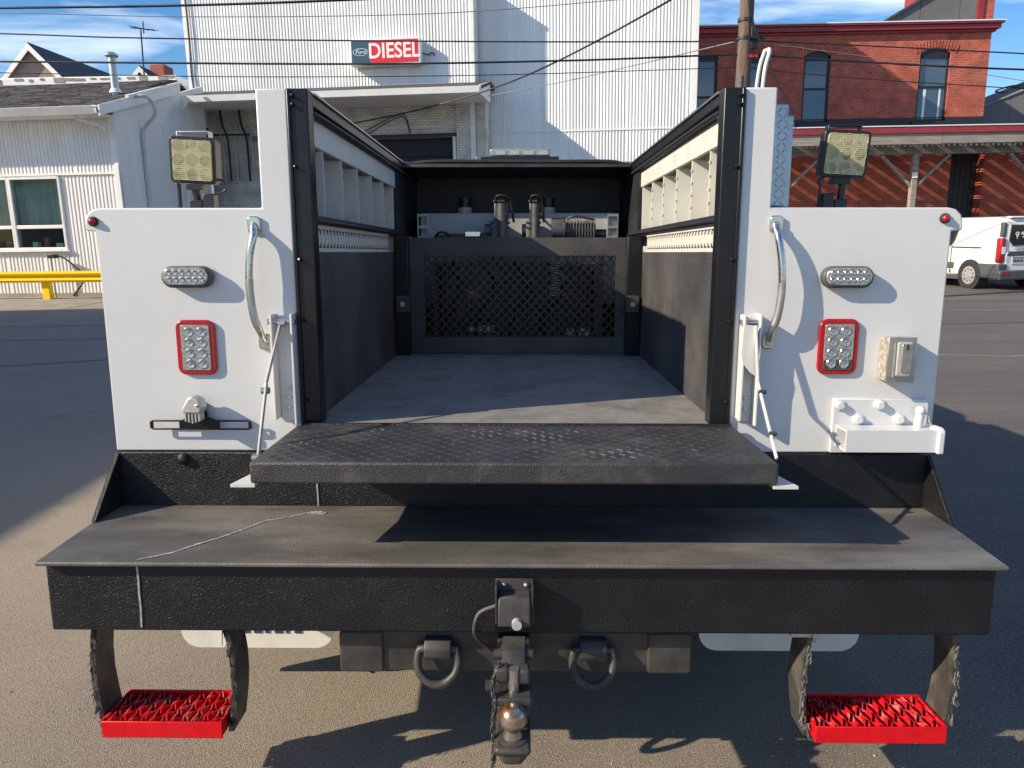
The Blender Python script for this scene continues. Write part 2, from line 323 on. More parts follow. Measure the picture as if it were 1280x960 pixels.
def rrect(cx, cz, wx, hz, r, n=5):
    p = []
    for sx, sz, a0 in ((1,1,0), (-1,1,90), (-1,-1,180), (1,-1,270)):
        for k in range(n+1):
            a = R(a0+90*k/n); p.append((cx+sx*(wx/2-r)+r*math.cos(a), cz+sz*(hz/2-r)+r*math.sin(a)))
    return p
def bez(p, n=14):                                    # Catmull-Rom through points
    p = [Vector(q) for q in p]; P = [p[0]*2-p[1]] + p + [p[-1]*2-p[-2]]; out = []
    for i in range(1, len(P)-2):
        for k in range(n):
            t = k/n; a, b, c, d = P[i-1], P[i], P[i+1], P[i+2]
            out.append(.5*((2*b)+(c-a)*t+(2*a-5*b+4*c-d)*t*t+(3*b-a-3*c+d)*t**3))
    return out+[p[-1]]

# ------------------------------------------------------------------ ground
g = MB(); 
g.add([(-400,-400,0),(400,-400,0),(400,400,0),(-400,400,0)], [(0,1,2,3)])
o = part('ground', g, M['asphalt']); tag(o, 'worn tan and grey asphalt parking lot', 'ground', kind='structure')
g = MB().prism([(-40, 13.9), (-9.6, 13.9), (-9.9, 17.35), (-40, 17.35)], 'z', -.05, .006)
o = part('concrete_apron', g, M['concrete']); tag(o, 'sandy concrete apron along the foot of the low white building', 'pavement', kind='structure')
g = MB()
def strip(mb, pts, wd, z):
    for a, b in zip(pts[:-1], pts[1:]):
        a, b = Vector(a), Vector(b); d = (b-a).normalized(); s2 = Vector((-d.y, d.x))*wd/2
        mb.add([(a-s2).to_3d()+Vector((0,0,z)), (b-s2).to_3d()+Vector((0,0,z)), (b+s2).to_3d()+Vector((0,0,z)), (a+s2).to_3d()+Vector((0,0,z))], [(0,1,2,3)])
def wiggle(a, b, n, amp):
    return [(a[0]+(b[0]-a[0])*i/n+rnd.uniform(-amp, amp), a[1]+(b[1]-a[1])*i/n+rnd.uniform(-amp, amp)) for i in range(n+1)]
strip(g, wiggle((-20, 10.6), (-3.4, 10.7), 30, .03), .035, .004)
strip(g, wiggle((-11, 4.6), (-2.2, 8.1), 24, .04), .03, .005)
strip(g, wiggle((3.4, 9.2), (16, 9.6), 30, .05), .03, .004)
strip(g, wiggle((-3.3, 12.4), (18, 12.9), 30, .05), .03, .0045)
o = part('pavement_seam', g, M['seam']); tag(o, 'dark sealed seams running across the asphalt', 'seam', kind='structure')
g = MB(); strip(g, wiggle((-18, 8.8), (-3.2, 8.9), 24, .05), .09, .004); strip(g, wiggle((3.2, 6.6), (9, 6.0), 20, .06), .08, .004)
strip(g, wiggle((4.0, 11.0), (20, 11.3), 20, .06), .10, .0045)
o = part('faded_marking', g, M['pale_line']); tag(o, 'faded pale lines worn into the asphalt', 'marking', kind='structure')

# loose grit on the asphalt
b = MB()
for k in range(900):
    x, y, r_ = rnd.uniform(-3.5, 4.5), -.45+rnd.random()**2*9, rnd.uniform(.002, .006)
    b.add([(x+r_*math.cos(t_)*rnd.uniform(.7, 1.3), y+r_*math.sin(t_)*rnd.uniform(.7, 1.3), 0) for t_ in (0, 1.57, 3.14, 4.71)]+[(x, y, r_*rnd.uniform(.6, 1.2))], [(0,1,4), (1,2,4), (2,3,4), (3,0,4)])
o = part('grit', b, mat('grit_stone', (.22, .20, .175), .9, var=.5, vs=40)); tag(o, 'loose grit scattered over the asphalt', 'gravel', kind='stuff')

# ------------------------------------------------------------------ the service truck (its own frame: x right, y forward, z up, panels at y = 0)
TM = Matrix.Translation(CP - RT @ CP) @ RT.to_4x4()
def truck_root(name, label, cat, group=None):
    o = link(name, None); o.matrix_world = TM; OFF[o.name] = Vector((0,0,0)); o.empty_display_size = .2; return tag(o, label, cat, group)
truck = truck_root('service_truck', 'white service body truck seen from behind, black tailgate folded down, red hanging steps', 'truck')
X0 = -.016                                            # centre line of the bed
BL = 2.28                                             # length of the bed
def ix(s, x): return X0 + s*x
# --- side compartments, panels and parts bins
for s in (-1, 1):
    b = MB(); poly = [(.618,.897), (1.187,.897), (1.187,1.528), (1.216,1.530), (1.216,1.553), (1.209,1.574), (1.192,1.588), (1.172,1.592), (.703,1.592), (.703,1.906), (.618,1.906)]
    poly = [(s*x + (X0 if x < 1 else 0), z) for x, z in poly]
    b.prism(poly, 'y', 0, .016); part('rear_panel', b, M['white'], truck, bevel=.005, seg=3)
    b = MB().box(ix(s,.66), s*1.172, .018, BL, .60, 1.572)
    comp = part('side_compartment', b, M['white'], truck, bevel=.006)
    for k in range(4):
        y0 = .05+k*.555
        d = part('compartment_door', MB().box(s*1.172, s*1.186, y0, y0+.53, .93 if k in (1,2) else .64, 1.54), M['white'], comp, bevel=.004)
        part('door_handle', MB().box(s*1.186, s*1.198, y0+.22, y0+.31, 1.20, 1.26), M['chrome'], d, bevel=.004) if False else None
    part('top_lid', MB().box(ix(s,.705), s*1.196, .02, BL, 1.573, 1.588), M['white'], comp, bevel=.004)
    # black corner post beside the opening
    b = MB().box(ix(s,.560), ix(s,.617), -.006, .05, .975, 1.905)
    b.box(ix(s,.606), ix(s,.6165), -.012, -.006, .975, 1.904)
    cp = part('corner_post', b, M['black'], truck, bevel=.004)
    b = MB()
    for z in (1.885, 1.862, 1.70, 1.45, 1.28, 1.05): b.ball((ix(s,.60), -.012, z), .006, 8)
    part('rivet', b, M['black'], cp, smooth=40, kind='stuff')
    # bed wall
    b = MB().box(ix(s,.585), ix(s,.66), .045, BL, .975, 1.472); b.box(ix(s,.581), ix(s,.585), .06, 1.36, .99, 1.445)
    part('bed_wall', b, M['liner_wall'], truck, bevel=.003)
    b = MB().box(ix(s,.592), ix(s,.66), .045, 1.36, 1.472, 1.552); 
    b.box(ix(s,.588), ix(s,.592), .045, 1.36, 1.472, 1.482); b.box(ix(s,.588), ix(s,.592), .045, 1.36, 1.540, 1.552)
    lp = part('louvred_strip', b, M['bin'], truck)
    n = 30; me = None
    for k in range(n):
        y = .075+k*.0426
        if me is None:
            lb = MB().prism([(-.013, 1.489), (.008, 1.489), (.008, 1.534), (-.013, 1.534)], 'x', ix(s,.592), ix(s,.5885))
            me = lb.mesh('louvre')
        link('louvre', me, M['bin'], lp, (0, y, 0))
    b = MB()
    for k in range(n):
        y = .075+k*.0426
        for z in (1.4905, 1.5325): b.box(ix(s,.5908), ix(s,.5925), y+.010, y+.030, z-.007, z+.007)
    part('louvre_hole', b, M['dark_room'], lp, kind='stuff')
    b = MB().box(ix(s,.575), ix(s,.66), .045, BL, 1.552, 1.577); b.box(ix(s,.568), ix(s,.575), .05, BL, 1.556, 1.566)
    part('lower_rail', b, M['dark'], truck, bevel=.003)
    # parts bins
    b = MB().box(ix(s,.690), ix(s,.702), .018, BL, 1.577, 1.902); b.box(ix(s,.60), ix(s,.690), .05, BL, 1.845, 1.86)
    bh = part('parts_bin', b, M['bin'], truck)
    part('bin_fascia', MB().box(ix(s,.586), ix(s,.600), .05, 1.62, 1.775, 1.850), M['bin'], bh, bevel=.002)
    for k, y in enumerate((.06, .245, .49, .74, 1.0, 1.26, 1.52)):
        part('bin_divider', MB().box(ix(s,.590), ix(s,.690), y, y+.006, 1.577, 1.775), M['bin'], bh, bevel=.001)
        part('divider_flange', MB().box(ix(s,.684), ix(s,.690), y+.006, y+.07, 1.577, 1.845), M['bin'], bh)
    part('bin_end', MB().box(ix(s,.575), ix(s,.60), 1.55, BL, 1.575, 1.85), M['dark'], bh)
    b = MB()
    for z in (1.62, 1.66, 1.70, 1.74):
        for y in (.245, .49, .74, 1.0, 1.26): b.box(ix(s,.588), ix(s,.5905), y-.002, y+.008, z-.004, z+.004)
    part('divider_notch', b, M['bin'], bh, kind='stuff')
    # black cap along the top with a rubber seal under it
    b = MB().box(ix(s,.562), ix(s,.700), .052, BL, 1.866, 1.909); b.box(ix(s,.574), ix(s,.600), .05, BL, 1.850, 1.866)
    tc_ = part('top_cap', b, M['black'], truck, bevel=.006)
    part('seal', MB().tube(bez([(ix(s,.570), BL-.4, 1.858), (ix(s,.570), .9, 1.858), (ix(s,.570), .16, 1.856), (ix(s,.572), .085, 1.845), (ix(s,.576), .066, 1.80)], 6), .008, 8), M['black_rubber'], tc_, smooth=60)
    part('bright_edge', MB().box(ix(s,.556), ix(s,.562), .055, BL-.5, 1.900, 1.906), M['zinc'], tc_)
# treadplate on the right hand bins
def lozenges(org, u, v, w_, h_, su, sv, ln, wd, ht):
    org, u, v = Vector(org), Vector(u), Vector(v); n = u.cross(v); mb = MB(); i = 0
    nu, nv = int(w_/su), int(h_/sv)
    for a in range(nu):
        for c in range(nv):
            dr = (u+v if (a+c) % 2 else u-v).normalized(); sd = n.cross(dr)
            p = org+u*((a+.5)*su)+v*((c+.5)*sv)
            mb.add([p-dr*ln/2, p-sd*wd/2, p+dr*ln/2, p+sd*wd/2, p-dr*ln*.22+n*ht, p+dr*ln*.22+n*ht], [(0,1,5,4), (1,2,5), (2,3,4,5), (3,0,4)])
    return mb
for x0, x1, y0, z1 in ((.690, .737, .05, 1.872), (.742, .770, .10, 1.850)):
    o = part('tread_lid', MB().box(x0, x1, y0, BL-.3, 1.598, z1), M['tread'], truck, bevel=.003)
    part('tread_pattern', lozenges((x0, y0, 1.60), (1,0,0), (0,0,1), x1-x0, z1-1.60, .0156, .0156, .021, .0055, .0016), M['tread'], o, kind='stuff')
o = part('tread_lid', MB().box(.60, .74, .42, 1.9, 1.911, 1.952), M['tread'], truck, bevel=.003)
part('tread_pattern', lozenges((.60, .42, 1.912), (1,0,0), (0,0,1), .14, .04, .02, .02, .024, .006, .0012), M['tread'], o, kind='stuff')
part('tread_pattern', lozenges((.60, 1.9, 1.914), (0,-1,0), (0,0,1), 1.48, .036, .018, .018, .022, .006, .0012), M['tread'], o, kind='stuff')
# pale looped handle sticking up behind the right bins
h = pt(946, 108, 'y', .30); h2 = pt(958, 64, 'y', .30); h3 = pt(953.5, 108, 'y', .26)
part('ladder_hook', MB().tube(bez([Vector((h.x-.006, .34, 1.59)), h, h2+Vector((-.007, 0, -.008)), h2, h2+Vector((.003, -.02, -.008)), h3, Vector((h3.x+.004, .28, 1.59))], 6), .0062, 10), M['bin'], truck, smooth=60)
# --- bed floor, front cover
part('bed_floor', MB().box(ix(-1,.62), ix(1,.62), .0, BL, .93, .982), M['floor'], truck, bevel=.004)
part('rear_sill', MB().box(ix(-1,.618), ix(1,.618), -.028, -.001, .915, .976), M['liner'], truck, bevel=.003)
b = MB().prism([(1.72,1.884), (2.36,1.884), (2.36,1.93), (1.90,1.925), (1.76,1.918), (1.72,1.905)], 'x', ix(-1,.585), ix(1,.575))
cover = part('front_cover', b, M['black'], truck, bevel=.008, seg=3)
part('cover_edge', MB().box(ix(-1,.57), ix(1,.56), 1.700, 1.721, 1.884, 1.898), M['old_black'], cover, bevel=.003)
part('cover_seal', MB().tube(bez([(ix(-1,.56), 1.75, 1.905), (-.4, 1.74, 1.917), (.1, 1.74, 1.915), (.42, 1.74, 1.916), (ix(1,.53), 1.75, 1.904)], 8), .010, 8), M['black_rubber'], cover, smooth=60)
part('front_wall', MB().box(ix(-1,.60), ix(1,.60), 2.24, BL, .98, 1.884), M['dark'], truck)
b = MB().box(ix(-1,.56), ix(-1,.51), 1.50, 1.62, .98, 1.54); b.box(ix(1,.51), ix(1,.56), 1.50, 1.62, .98, 1.54)
part('gate_post', b, M['black'], truck, bevel=.004) if False else None
for s in (-1, 1):
    part('gate_post', MB().box(ix(s,.515), ix(s,.584), 1.44, 1.50, .982, 1.545), M['black'], truck, bevel=.004)
    gl = part('gate_latch', MB().box(ix(s,.508), ix(s,.572), 1.405, 1.44, 1.19, 1.27), M['old_black'], truck, bevel=.004)
    part('latch_bolt', MB().cyl((ix(s,.54), 1.404, 1.23), (ix(s,.54), 1.392, 1.23), .012), M['zinc'], gl, smooth=40)
# gate of diamond mesh
gx0, gx1, gz0, gz1 = -.462, .452, 1.066, 1.456
b = MB().box(-.530, gx0, 1.486, 1.515, .985, 1.540); b.box(gx1, .514, 1.486, 1.515, .985, 1.540); b.box(gx0, gx1, 1.486, 1.515, gz1, 1.540); b.box(gx0, gx1, 1.486, 1.515, .985, gz0)
gate = part('mesh_gate', b, M['liner_wall'], truck)
b = MB(); p = .0415
k = -20
cx = gx0
def clip_seg(x0, z0, dx, dz):
    ts = sorted(((gx0-x0)/dx, (gx1-x0)/dx)); tz = sorted(((gz0-z0)/dz, (gz1-z0)/dz)); a = max(ts[0], tz[0]); c = min(ts[1], tz[1])
    return (a, c) if c-a > .003 else None
for k in range(-14, 40):
    for dz in (1.0, -1.0):
        x0 = gx0+k*p; z0 = gz0 if dz > 0 else gz1
        q = clip_seg(x0, z0, .93, dz)
        if q:
            y = 1.499 if dz > 0 else 1.503
            b.beam((x0+.93*q[0], y, z0+dz*q[0]), (x0+.93*q[1], y, z0+dz*q[1]), .006, .0125, up=(.0,1,0)) if False else b.beam((x0+.93*q[0], y, z0+dz*q[0]), (x0+.93*q[1], y, z0+dz*q[1]), .0095, .006, up=(0,1,0))
part('diamond_mesh', b, M['black'], gate, kind='stuff')
b = MB().box(gx0, gx1, 1.490, 1.496, gz0-.006, gz0+.004)
part('mesh_trim', b, M['black'], gate)
# --- rear bulkhead below the panels, bumper with its deck and beam
part('back_plate', MB().box(-1.187, 1.187, -.012, .016, .60, .8955), M['liner'], truck, bevel=.003)
part('tow_plug_cap', MB().lathe([(.016, 0), (.016, .010), (.010, .016)], (-.98, -.012, .880), 'y', 12).xf(Matrix.Identity(4)) if False else MB().ball((-.985, -.016, .876), .017, 12, (1,.8,1)), M['liner'], truck, smooth=40)
bump = part('bumper', MB().box(-1.163, 1.150, -.405, -.012, .545, .722), M['liner'], truck, bevel=.006)
part('bumper_deck', MB().prism([(-1.172,-.430), (1.162,-.430), (1.190,-.012), (-1.192,-.012)], 'z', .724, .735), M['liner_dusty'], bump, bevel=.004)
for s in (-1, 1):
    part('gusset', MB().prism([(-.165,.736), (-.012,.736), (-.012,.895)], 'x', s*1.172, s*1.186), M['liner'], bump, bevel=.002)
# dribble of white paint that ran over deck and face
b = MB()
for path, ax in (([(398,603),(398,640)], ('y', -.0135)),):
    pass
dp = [pt(u, v, 'z', .7362) for u, v in ((392,640),(372,644),(352,648),(335,651),(318,656),(296,664),(270,673),(245,681),(222,689),(200,694),(172,699))]
dp = bez([p2+Vector((rnd.uniform(-.004,.004), rnd.uniform(-.003,.003), 0)) for p2 in dp], 4)
for a, c in zip(dp[:-1], dp[1:]):
    j_ = Vector((rnd.uniform(-.002,.002), rnd.uniform(-.002,.002), 0)); d_ = (c-a)*.25
    b.beam(a-d_+j_, c+d_+j_, rnd.uniform(.0035, .009), .0008)
    if rnd.random() < .3: b.beam(a+Vector((.004,.006,0)), c+Vector((.004,.005,0)), .003, .0008)
part('paint_dribble', b, M['drip'], bump, label='thin wavy white dribble of paint across the black deck'); b = MB()
dv = [pt(u, v, 'y', -.4065) for u, v in ((171,706),(173,725),(174,742),(176,760),(177,784))]
for a, c in zip(dv[:-1], dv[1:]): b.beam(a, c, .0045, .002, up=(0,1,0))
part('paint_dribble', b, M['drip'], bump, label='thin white dribble of paint down the face of the beam'); b = MB()
dv = [pt(u, v, 'y', -.0135) for u, v in ((396,602),(397,615),(398,632))]
for a, c in zip(dv[:-1], dv[1:]): b.beam(a, c, .004, .002, up=(0,1,0))
part('paint_dribble', b, M['drip'], bump, label='thin white dribble of paint down the back plate'); b = MB()
c0 = pt(394, 641, 'z', .7362)
for k in range(9): b.beam(c0+Vector((rnd.uniform(-.03,.03), rnd.uniform(-.012,.012), 0)), c0+Vector((rnd.uniform(-.03,.03), rnd.uniform(-.012,.012), 0)), .006, .0016)
part('paint_splash', b, M['drip'], bump, kind='stuff')
# --- folded-down tailgate
tg = part('tailgate', MB().box(-.641, .606, -.418, -.030, .930, .983), M['tailgate'], truck, bevel=.006, seg=3)
part('tread_pattern', lozenges((-.61, -.40, .9826), (1,0,0), (0,1,0), 1.19, .345, .0235, .0235, .026, .0075, .0016), M['tread_worn'], tg, kind='stuff')
for s, xe in ((-1, -.641), (1, .606)):
    part('tailgate_skin', MB().prism([(xe-s*.01, -.417), (xe+s*.048, -.417), (xe+s*.012, -.26), (xe+s*.006, -.04), (xe-s*.01, -.04)], 'z', .921, .9285), M['white_worn'], tg)
part('tailgate_hinge', MB().tube([(-.63, -.026, .982), (.60, -.026, .982)], .007, 8), M['liner'], tg, smooth=60)
# --- straps and channels that hold the tailgate
for s in (-1, 1):
    xa, xb = (-.700, -.636) if s < 0 else (.617, .668)
    b = MB().box(xa, xa+.007, -.045, 0, 1.000, 1.300); b.box(xb-.007, xb, -.045, 0, .985, 1.302)
    b.box(xa+.007, xb-.007, -.006, 0, .99, 1.295)
    ch = part('strap_channel', b, M['white_worn'], truck, bevel=.002)
    if s > 0:
        b = MB().prism([(.617,1.275), (.655,1.27), (.650,1.19), (.659,1.165), (.655,1.13), (.640,1.14), (.619,1.165), (.613,1.19)], 'y', -.050, -.046)
        part('bent_tab', b, M['white_worn'], ch)
    for z in (1.03, 1.06): part('channel_bolt', MB().ball(((xa+xb)/2, -.008, z), .008, 8), M['white_worn'], ch, smooth=40)
    part('pivot_pin', MB().cyl((xa-.008, -.03, 1.279), (xb+.004, -.03, 1.279), .008), M['zinc'], ch, smooth=40)
if True:
    a = Vector((-.671, -.036, 1.275)); m_ = pt(335, 495, 'y', -.16); c = Vector((-.668, -.30, .962))
    m_ = a.lerp(c, .52)+Vector((-.006, -.012, 0))
    st = part('tailgate_strap', MB().beam(a, m_, .013, .005, up=(1,0,0)), M['cast'], truck, bevel=.001)
    part('strap_link', MB().beam(m_+Vector((.007,0,.02)), c+Vector((.007,0,0)), .013, .005, up=(1,0,0)), M['cast'], st, bevel=.001)
    for q in (a, m_, c): part('strap_rivet', MB().cyl(q+Vector((-.006,-.004,0)), q+Vector((.014,-.004,0)), .009), M['zinc'], st, smooth=40)
    a = Vector((.648, -.05, 1.272)); m_ = Vector((.655, -.075, 1.115)); c = Vector((.640, -.30, .962))
    st = part('tailgate_strap', MB().beam(a, m_, .010, .006, up=(1,0,0)), M['white_worn'], truck, bevel=.001)
    part('strap_link', MB().beam(m_, c, .010, .006, up=(1,0,0)), M['white_worn'], st, bevel=.001)
    for q in (m_.lerp(c, .12), m_.lerp(c, .68)): part('strap_rivet', MB().cyl(q+Vector((-.004,-.006,0)), q+Vector((.014,-.006,0)), .006), M['old_black'], st, smooth=40)
# --- grab handles
for s, pts_ in ((-1, ((318,281,-.003),(317,294,-.030),(312,322,-.040),(312,358,-.042),(317,394,-.040),(325,414,-.032),(332,427,-.004))), (1, ((970,280,-.003),(973,296,-.030),(977,328,-.040),(977,362,-.042),(972,394,-.040),(965,413,-.032),(960,426,-.004)))):
    pp = [pt(u, v, 'y', y) for u, v, y in pts_]; tp, bt = pp[0], pp[-1]
    gh = part('grab_handle', MB().tube(bez(pp, 8), .0105, 14), M['chrome'], truck, smooth=60)
    for q in (tp, bt):
        f = part('handle_foot', MB().prism(rrect(q.x, q.z, .036, .046, .010), 'y', -.010, -.0003), M['chrome'], gh, bevel=.003)
        part('foot_bolt', MB().cyl((q.x, -.010, q.z-.004), (q.x, -.017, q.z-.004), .009, n=6), M['zinc'], gh)
    part('grip', MB().tube(bez(pp, 8)[22:38], .0112, 14), M['zinc'], gh, smooth=60)
# --- lights on the panels
for s in (-1, 1):
    cx, cz = (-.931, 1.403) if s < 0 else (.902, 1.403)
    ol = part('oval_light', MB().prism(rrect(cx, cz, .140, .060, .0295, 8), 'y', -.031, -.0005), M['van_grey'], truck, bevel=.006)
    part('lens', MB().prism(rrect(cx, cz+.002, .126, .048, .0235, 8), 'y', -.0355, -.0305), M['clear_lens'], ol, bevel=.003)
    b = MB()
    for i in range(6):
        for j in range(2): b.lathe([(.0085, -.0355), (.0070, -.0372), (.003, -.0358)], (cx-.045+i*.018, 0, cz-.0075+j*.019), 'y', 10)
    part('diode', b, M['led'], ol, smooth=30, kind='stuff')
    cx, cz = (-.925, 1.203) if s < 0 else (.896, 1.208)
    tl = part('tail_light', MB().prism(rrect(cx, cz, .112, .158, .024, 6), 'y', -.011, -.0005), M['red_lens'], truck, bevel=.004, seg=3)
    part('lens', MB().prism(rrect(cx, cz+(0 if s < 0 else .013), .082, .130 if s < 0 else .102, .006), 'y', -.0135, -.0105), M['clear_lens'], tl, bevel=.001)
    if s > 0: part('lens', MB().prism(rrect(cx, cz-.052, .082, .027, .004), 'y', -.0135, -.0105), M['smoke_lens'], tl, bevel=.001)
    b = MB()
    for i in range(2):
        for j in range(4):
            b.lathe([(.0145, -.0135), (.0125, -.0155), (.0045, -.0140), (.0035, -.0165), (.001, -.0170)], (cx-.018+i*.036, 0, cz+.045-j*.0305), 'y', 14)
    part('diode', b, M['led'], tl, smooth=30, kind='stuff')
    q = pt(117, 277, 'y', 0) if s < 0 else pt(1180.5, 273, 'y', 0)
    ml = part('marker_light', MB().lathe([(.0140, -.0005), (.0140, -.006), (.0115, -.008)], q, 'y', 16), M['black_rubber'], truck, smooth=30)
    part('lens', MB().ball((q.x, -.008, q.z), .0105, 14, (1,.85,1)), M['red_lens'], ml, smooth=60)
# --- licence lamp and slotted plate bracket
b = MB(); cz = .980; x0, x1 = -1.070, -.775
b.box(x0+.006, x1-.006, -.024, -.020, cz-.0145, cz-.0095); b.box(x0+.006, x1-.006, -.024, -.020, cz+.0095, cz+.0145)
for xa, xb in ((x0, x0+.010), (x1-.010, x1)): b.box(xa, xb, -.0241, -.0199, cz-.011, cz+.011)
b.prism([(-.985,cz+.0096), (-.985,cz-.0096), (-.868,cz-.0096), (-.868,cz+.0096), (-.900,cz+.024), (-.905,cz+.065), (-.918,cz+.078), (-.940,cz+.078), (-.955,cz+.062), (-.960,cz+.024)], 'y', -.0239, -.0201)
lb = part('plate_bracket', b, M['black'], truck, bevel=.001)
part('bracket_stud', MB().cyl((-.930, -.020, cz+.05), (-.930, 0, cz+.05), .02), M['black'], lb)
b = MB().prism([(-.957,1.022), (-.905,1.020), (-.896,1.040), (-.905,1.062), (-.926,1.072), (-.940,1.066), (-.958,1.034)], 'y', -.064, -.024)
pl = part('plate_lamp', b, M['cast'], truck, bevel=.006)
b = MB().prism([(-.952,1.020), (-.908,1.020), (-.915,1.000), (-.930,.993), (-.945,1.000)], 'y', -.060, -.026)
ls = part('lamp_lens', b, M['smoke_lens'], pl, bevel=.003)
for k in range(5): part('lamp_fin', MB().box(-.949+k*.0096, -.945+k*.0096, -.064, -.030, .994+abs(k-2)*.003, 1.021), M['cast'], pl)
part('lamp_screw', MB().ball((-.911, -.064, 1.046), .006, 8), M['zinc'], pl, smooth=40)
# --- outlet box on the right panel
q = pt(1119, 447, 'y', -.05); cx, cz = 1.052, 1.176
ob = part('outlet_box', MB().box(cx-.036, cx+.038, -.050, -.0005, cz-.060, cz+.062), M['gritty'], truck, bevel=.003)
part('cover_plate', MB().box(cx-.038, cx+.040, -.056, -.050, cz-.063, cz+.064), M['zinc'], ob, bevel=.002)
fl = part('flap_cover', MB().prism(rrect(cx+.003, cz+.004, .044, .096, .006), 'y', -.068, -.056), M['cast'], ob, bevel=.004)
part('flap_cover', MB().prism(rrect(cx+.007, cz+.008, .030, .078, .004), 'y', -.073, -.068), M['zinc'], ob, bevel=.002)
part('flap_hinge', MB().cyl((cx-.022, -.062, cz-.045), (cx-.022, -.062, cz+.052), .005), M['zinc'], ob, smooth=40)
part('flap_screw', MB().box(cx+.004, cx+.009, -.0745, -.073, cz+.032, cz+.046), M['dark'], ob)
# --- vise bracket
vb = part('vise_bracket', MB().prism([(.893,.900), (1.165,.900), (1.165,1.052), (1.155,1.058), (.893,1.060)], 'y', -.012, -.0005), M['white'], truck, bevel=.003)
for u, v in ((1050,506.5), (1100,506), (1073,524), (1124,524)):
    q = pt(u, v, 'y', -.018); b = MB().lathe([(.0165, -.012), (.0165, -.016), (.0120, -.0165), (.0120, -.026), (.009, -.028)], (q.x, 0, q.z), 'y', 16)
    part('bolt', b, M['white'], vb, smooth=30)
b = MB(); ta, tb, z0, z1, y0, y1 = .905, 1.155, .922, .984, -.086, -.013; t = .006
b.box(ta, tb, y0, y1, z1-t, z1); b.box(ta, tb, y0, y1, z0, z0+t); b.box(ta, tb, y0, y0+t, z0+t, z1-t); b.box(ta, tb, y1-t, y1, z0+t, z1-t)
part('receiver_tube', b, M['white'], vb)
part('end_plate', MB().prism([(y0-.010,.918), (y1-.004,.918), (y1-.004,.990), (y0+.004,.992), (y0-.010,.984)], 'x', tb, tb+.018), M['white'], vb, bevel=.004)
pn = part('locking_pin', MB().tube([(1.120, -.045, .98), (1.124, -.045, 1.022)], .012, 12), M['white'], vb, smooth=40)
part('pin_head', MB().ball((1.124, -.045, 1.032), .014, 12), M['white'], vb, smooth=60)
part('pin_clip', MB().tube(bez([(1.128, -.05, 1.030), (1.146, -.052, 1.018), (1.150, -.05, 1.000), (1.158, -.05, .990)], 5), .0035, 8), M['zinc'], vb, smooth=60)
# --- work lights on stems
for s in (-1, 1):
    c = Vector((-.968, .15, 1.737)) if s < 0 else Vector((.945, .15, 1.752))
    tilt = Matrix.Translation(c) @ Matrix.Rotation(R(-3*s if s < 0 else 3), 4, 'Y') @ Matrix.Rotation(R(4), 4, 'X') @ Matrix.Translation(-c)
    hs = .068
    wl = part('work_light', MB().prism(rrect(c.x, c.z, 2*hs, 2*hs*.98, .013), 'y', c.y+.006, c.y+.040).xf(tilt), M['black_plastic'], truck, bevel=.003)
    b = MB()
    for k in range(7): b.box(c.x-hs*.8+k*.018, c.x-hs*.8+k*.018+.006, c.y+.04, c.y+.07, c.z-hs*.8, c.z+hs*.8)
    part('cooling_fin', b.xf(tilt), M['black_plastic'], wl, kind='stuff')
    part('lens', MB().prism(rrect(c.x, c.z, 2*hs-.020, 2*hs*.98-.020, .009), 'y', c.y, c.y+.007).xf(tilt), M['amber_lens'], wl, bevel=.001)
    b = MB()
    for k in range(21): b.box(c.x-hs*.82, c.x+hs*.82, c.y-.0006, c.y, c.z-hs*.84+k*.0056, c.z-hs*.84+k*.0056+.0016)
    for i in range(3):
        for j in range(3): b.lathe([(.0178, -.0001), (.0172, -.0008), (.0166, -.0001)], (c.x-.040+i*.040, c.y, c.z-.040+j*.040), 'y', 20)
    part('lens_rib', b.xf(tilt), M['lens_rib'], wl, smooth=30, kind='stuff')
    part('light_yoke', MB().box(c.x-.045, c.x+.045, c.y+.020, c.y+.045, c.z+hs+.012, c.z+hs+.017).box(c.x-.050, c.x-.045, c.y+.020, c.y+.045, c.z+hs-.02, c.z+hs+.017).box(c.x+.045, c.x+.050, c.y+.020, c.y+.045, c.z+hs-.02, c.z+hs+.017), M['galv'] if s < 0 else M['black_plastic'], wl, bevel=.002)
    b = MB().cyl((c.x+.004*s, c.y+.02, c.z-hs), (c.x+.002, c.y+.03, 1.588), .011); b.box(c.x-.026, c.x+.022, c.y+.008, c.y+.055, c.z-hs-.016, c.z-hs+.004); b.box(c.x-.020, c.x+.018, c.y+.01, c.y+.05, 1.588, 1.625)
    part('light_stem', b, M['black_plastic'], wl, bevel=.002)
    jb = c.x+(.040 if s < 0 else -.042)
    part('switch_box', MB().box(jb-.016, jb+.016, c.y+.0, c.y+.04, 1.589, 1.642), M['black_plastic'], wl, bevel=.003)
    if s < 0: pa = [(c.x+.045, c.y+.02, c.z-.052), (c.x+.082, c.y+.02, c.z-.058), (c.x+.085, c.y+.02, c.z-.085), (c.x+.05, c.y+.02, 1.640)]
    else: pa = [(c.x-.05, c.y+.02, c.z-.06), (c.x-.068, c.y+.02, c.z-.075), (c.x-.062, c.y+.02, 1.66), (c.x-.066, c.y+.02, 1.60)]
    part('wire', MB().tube(bez(pa, 6), .004, 8), M['black_plastic'], wl, smooth=60)
part('grab_rail', MB().tube(bez([(-1.02, .17, 1.588), (-1.02, .17, 1.665), (-1.025, .17, 1.668)], 4), .006, 8), M['black_plastic'], truck, smooth=60)
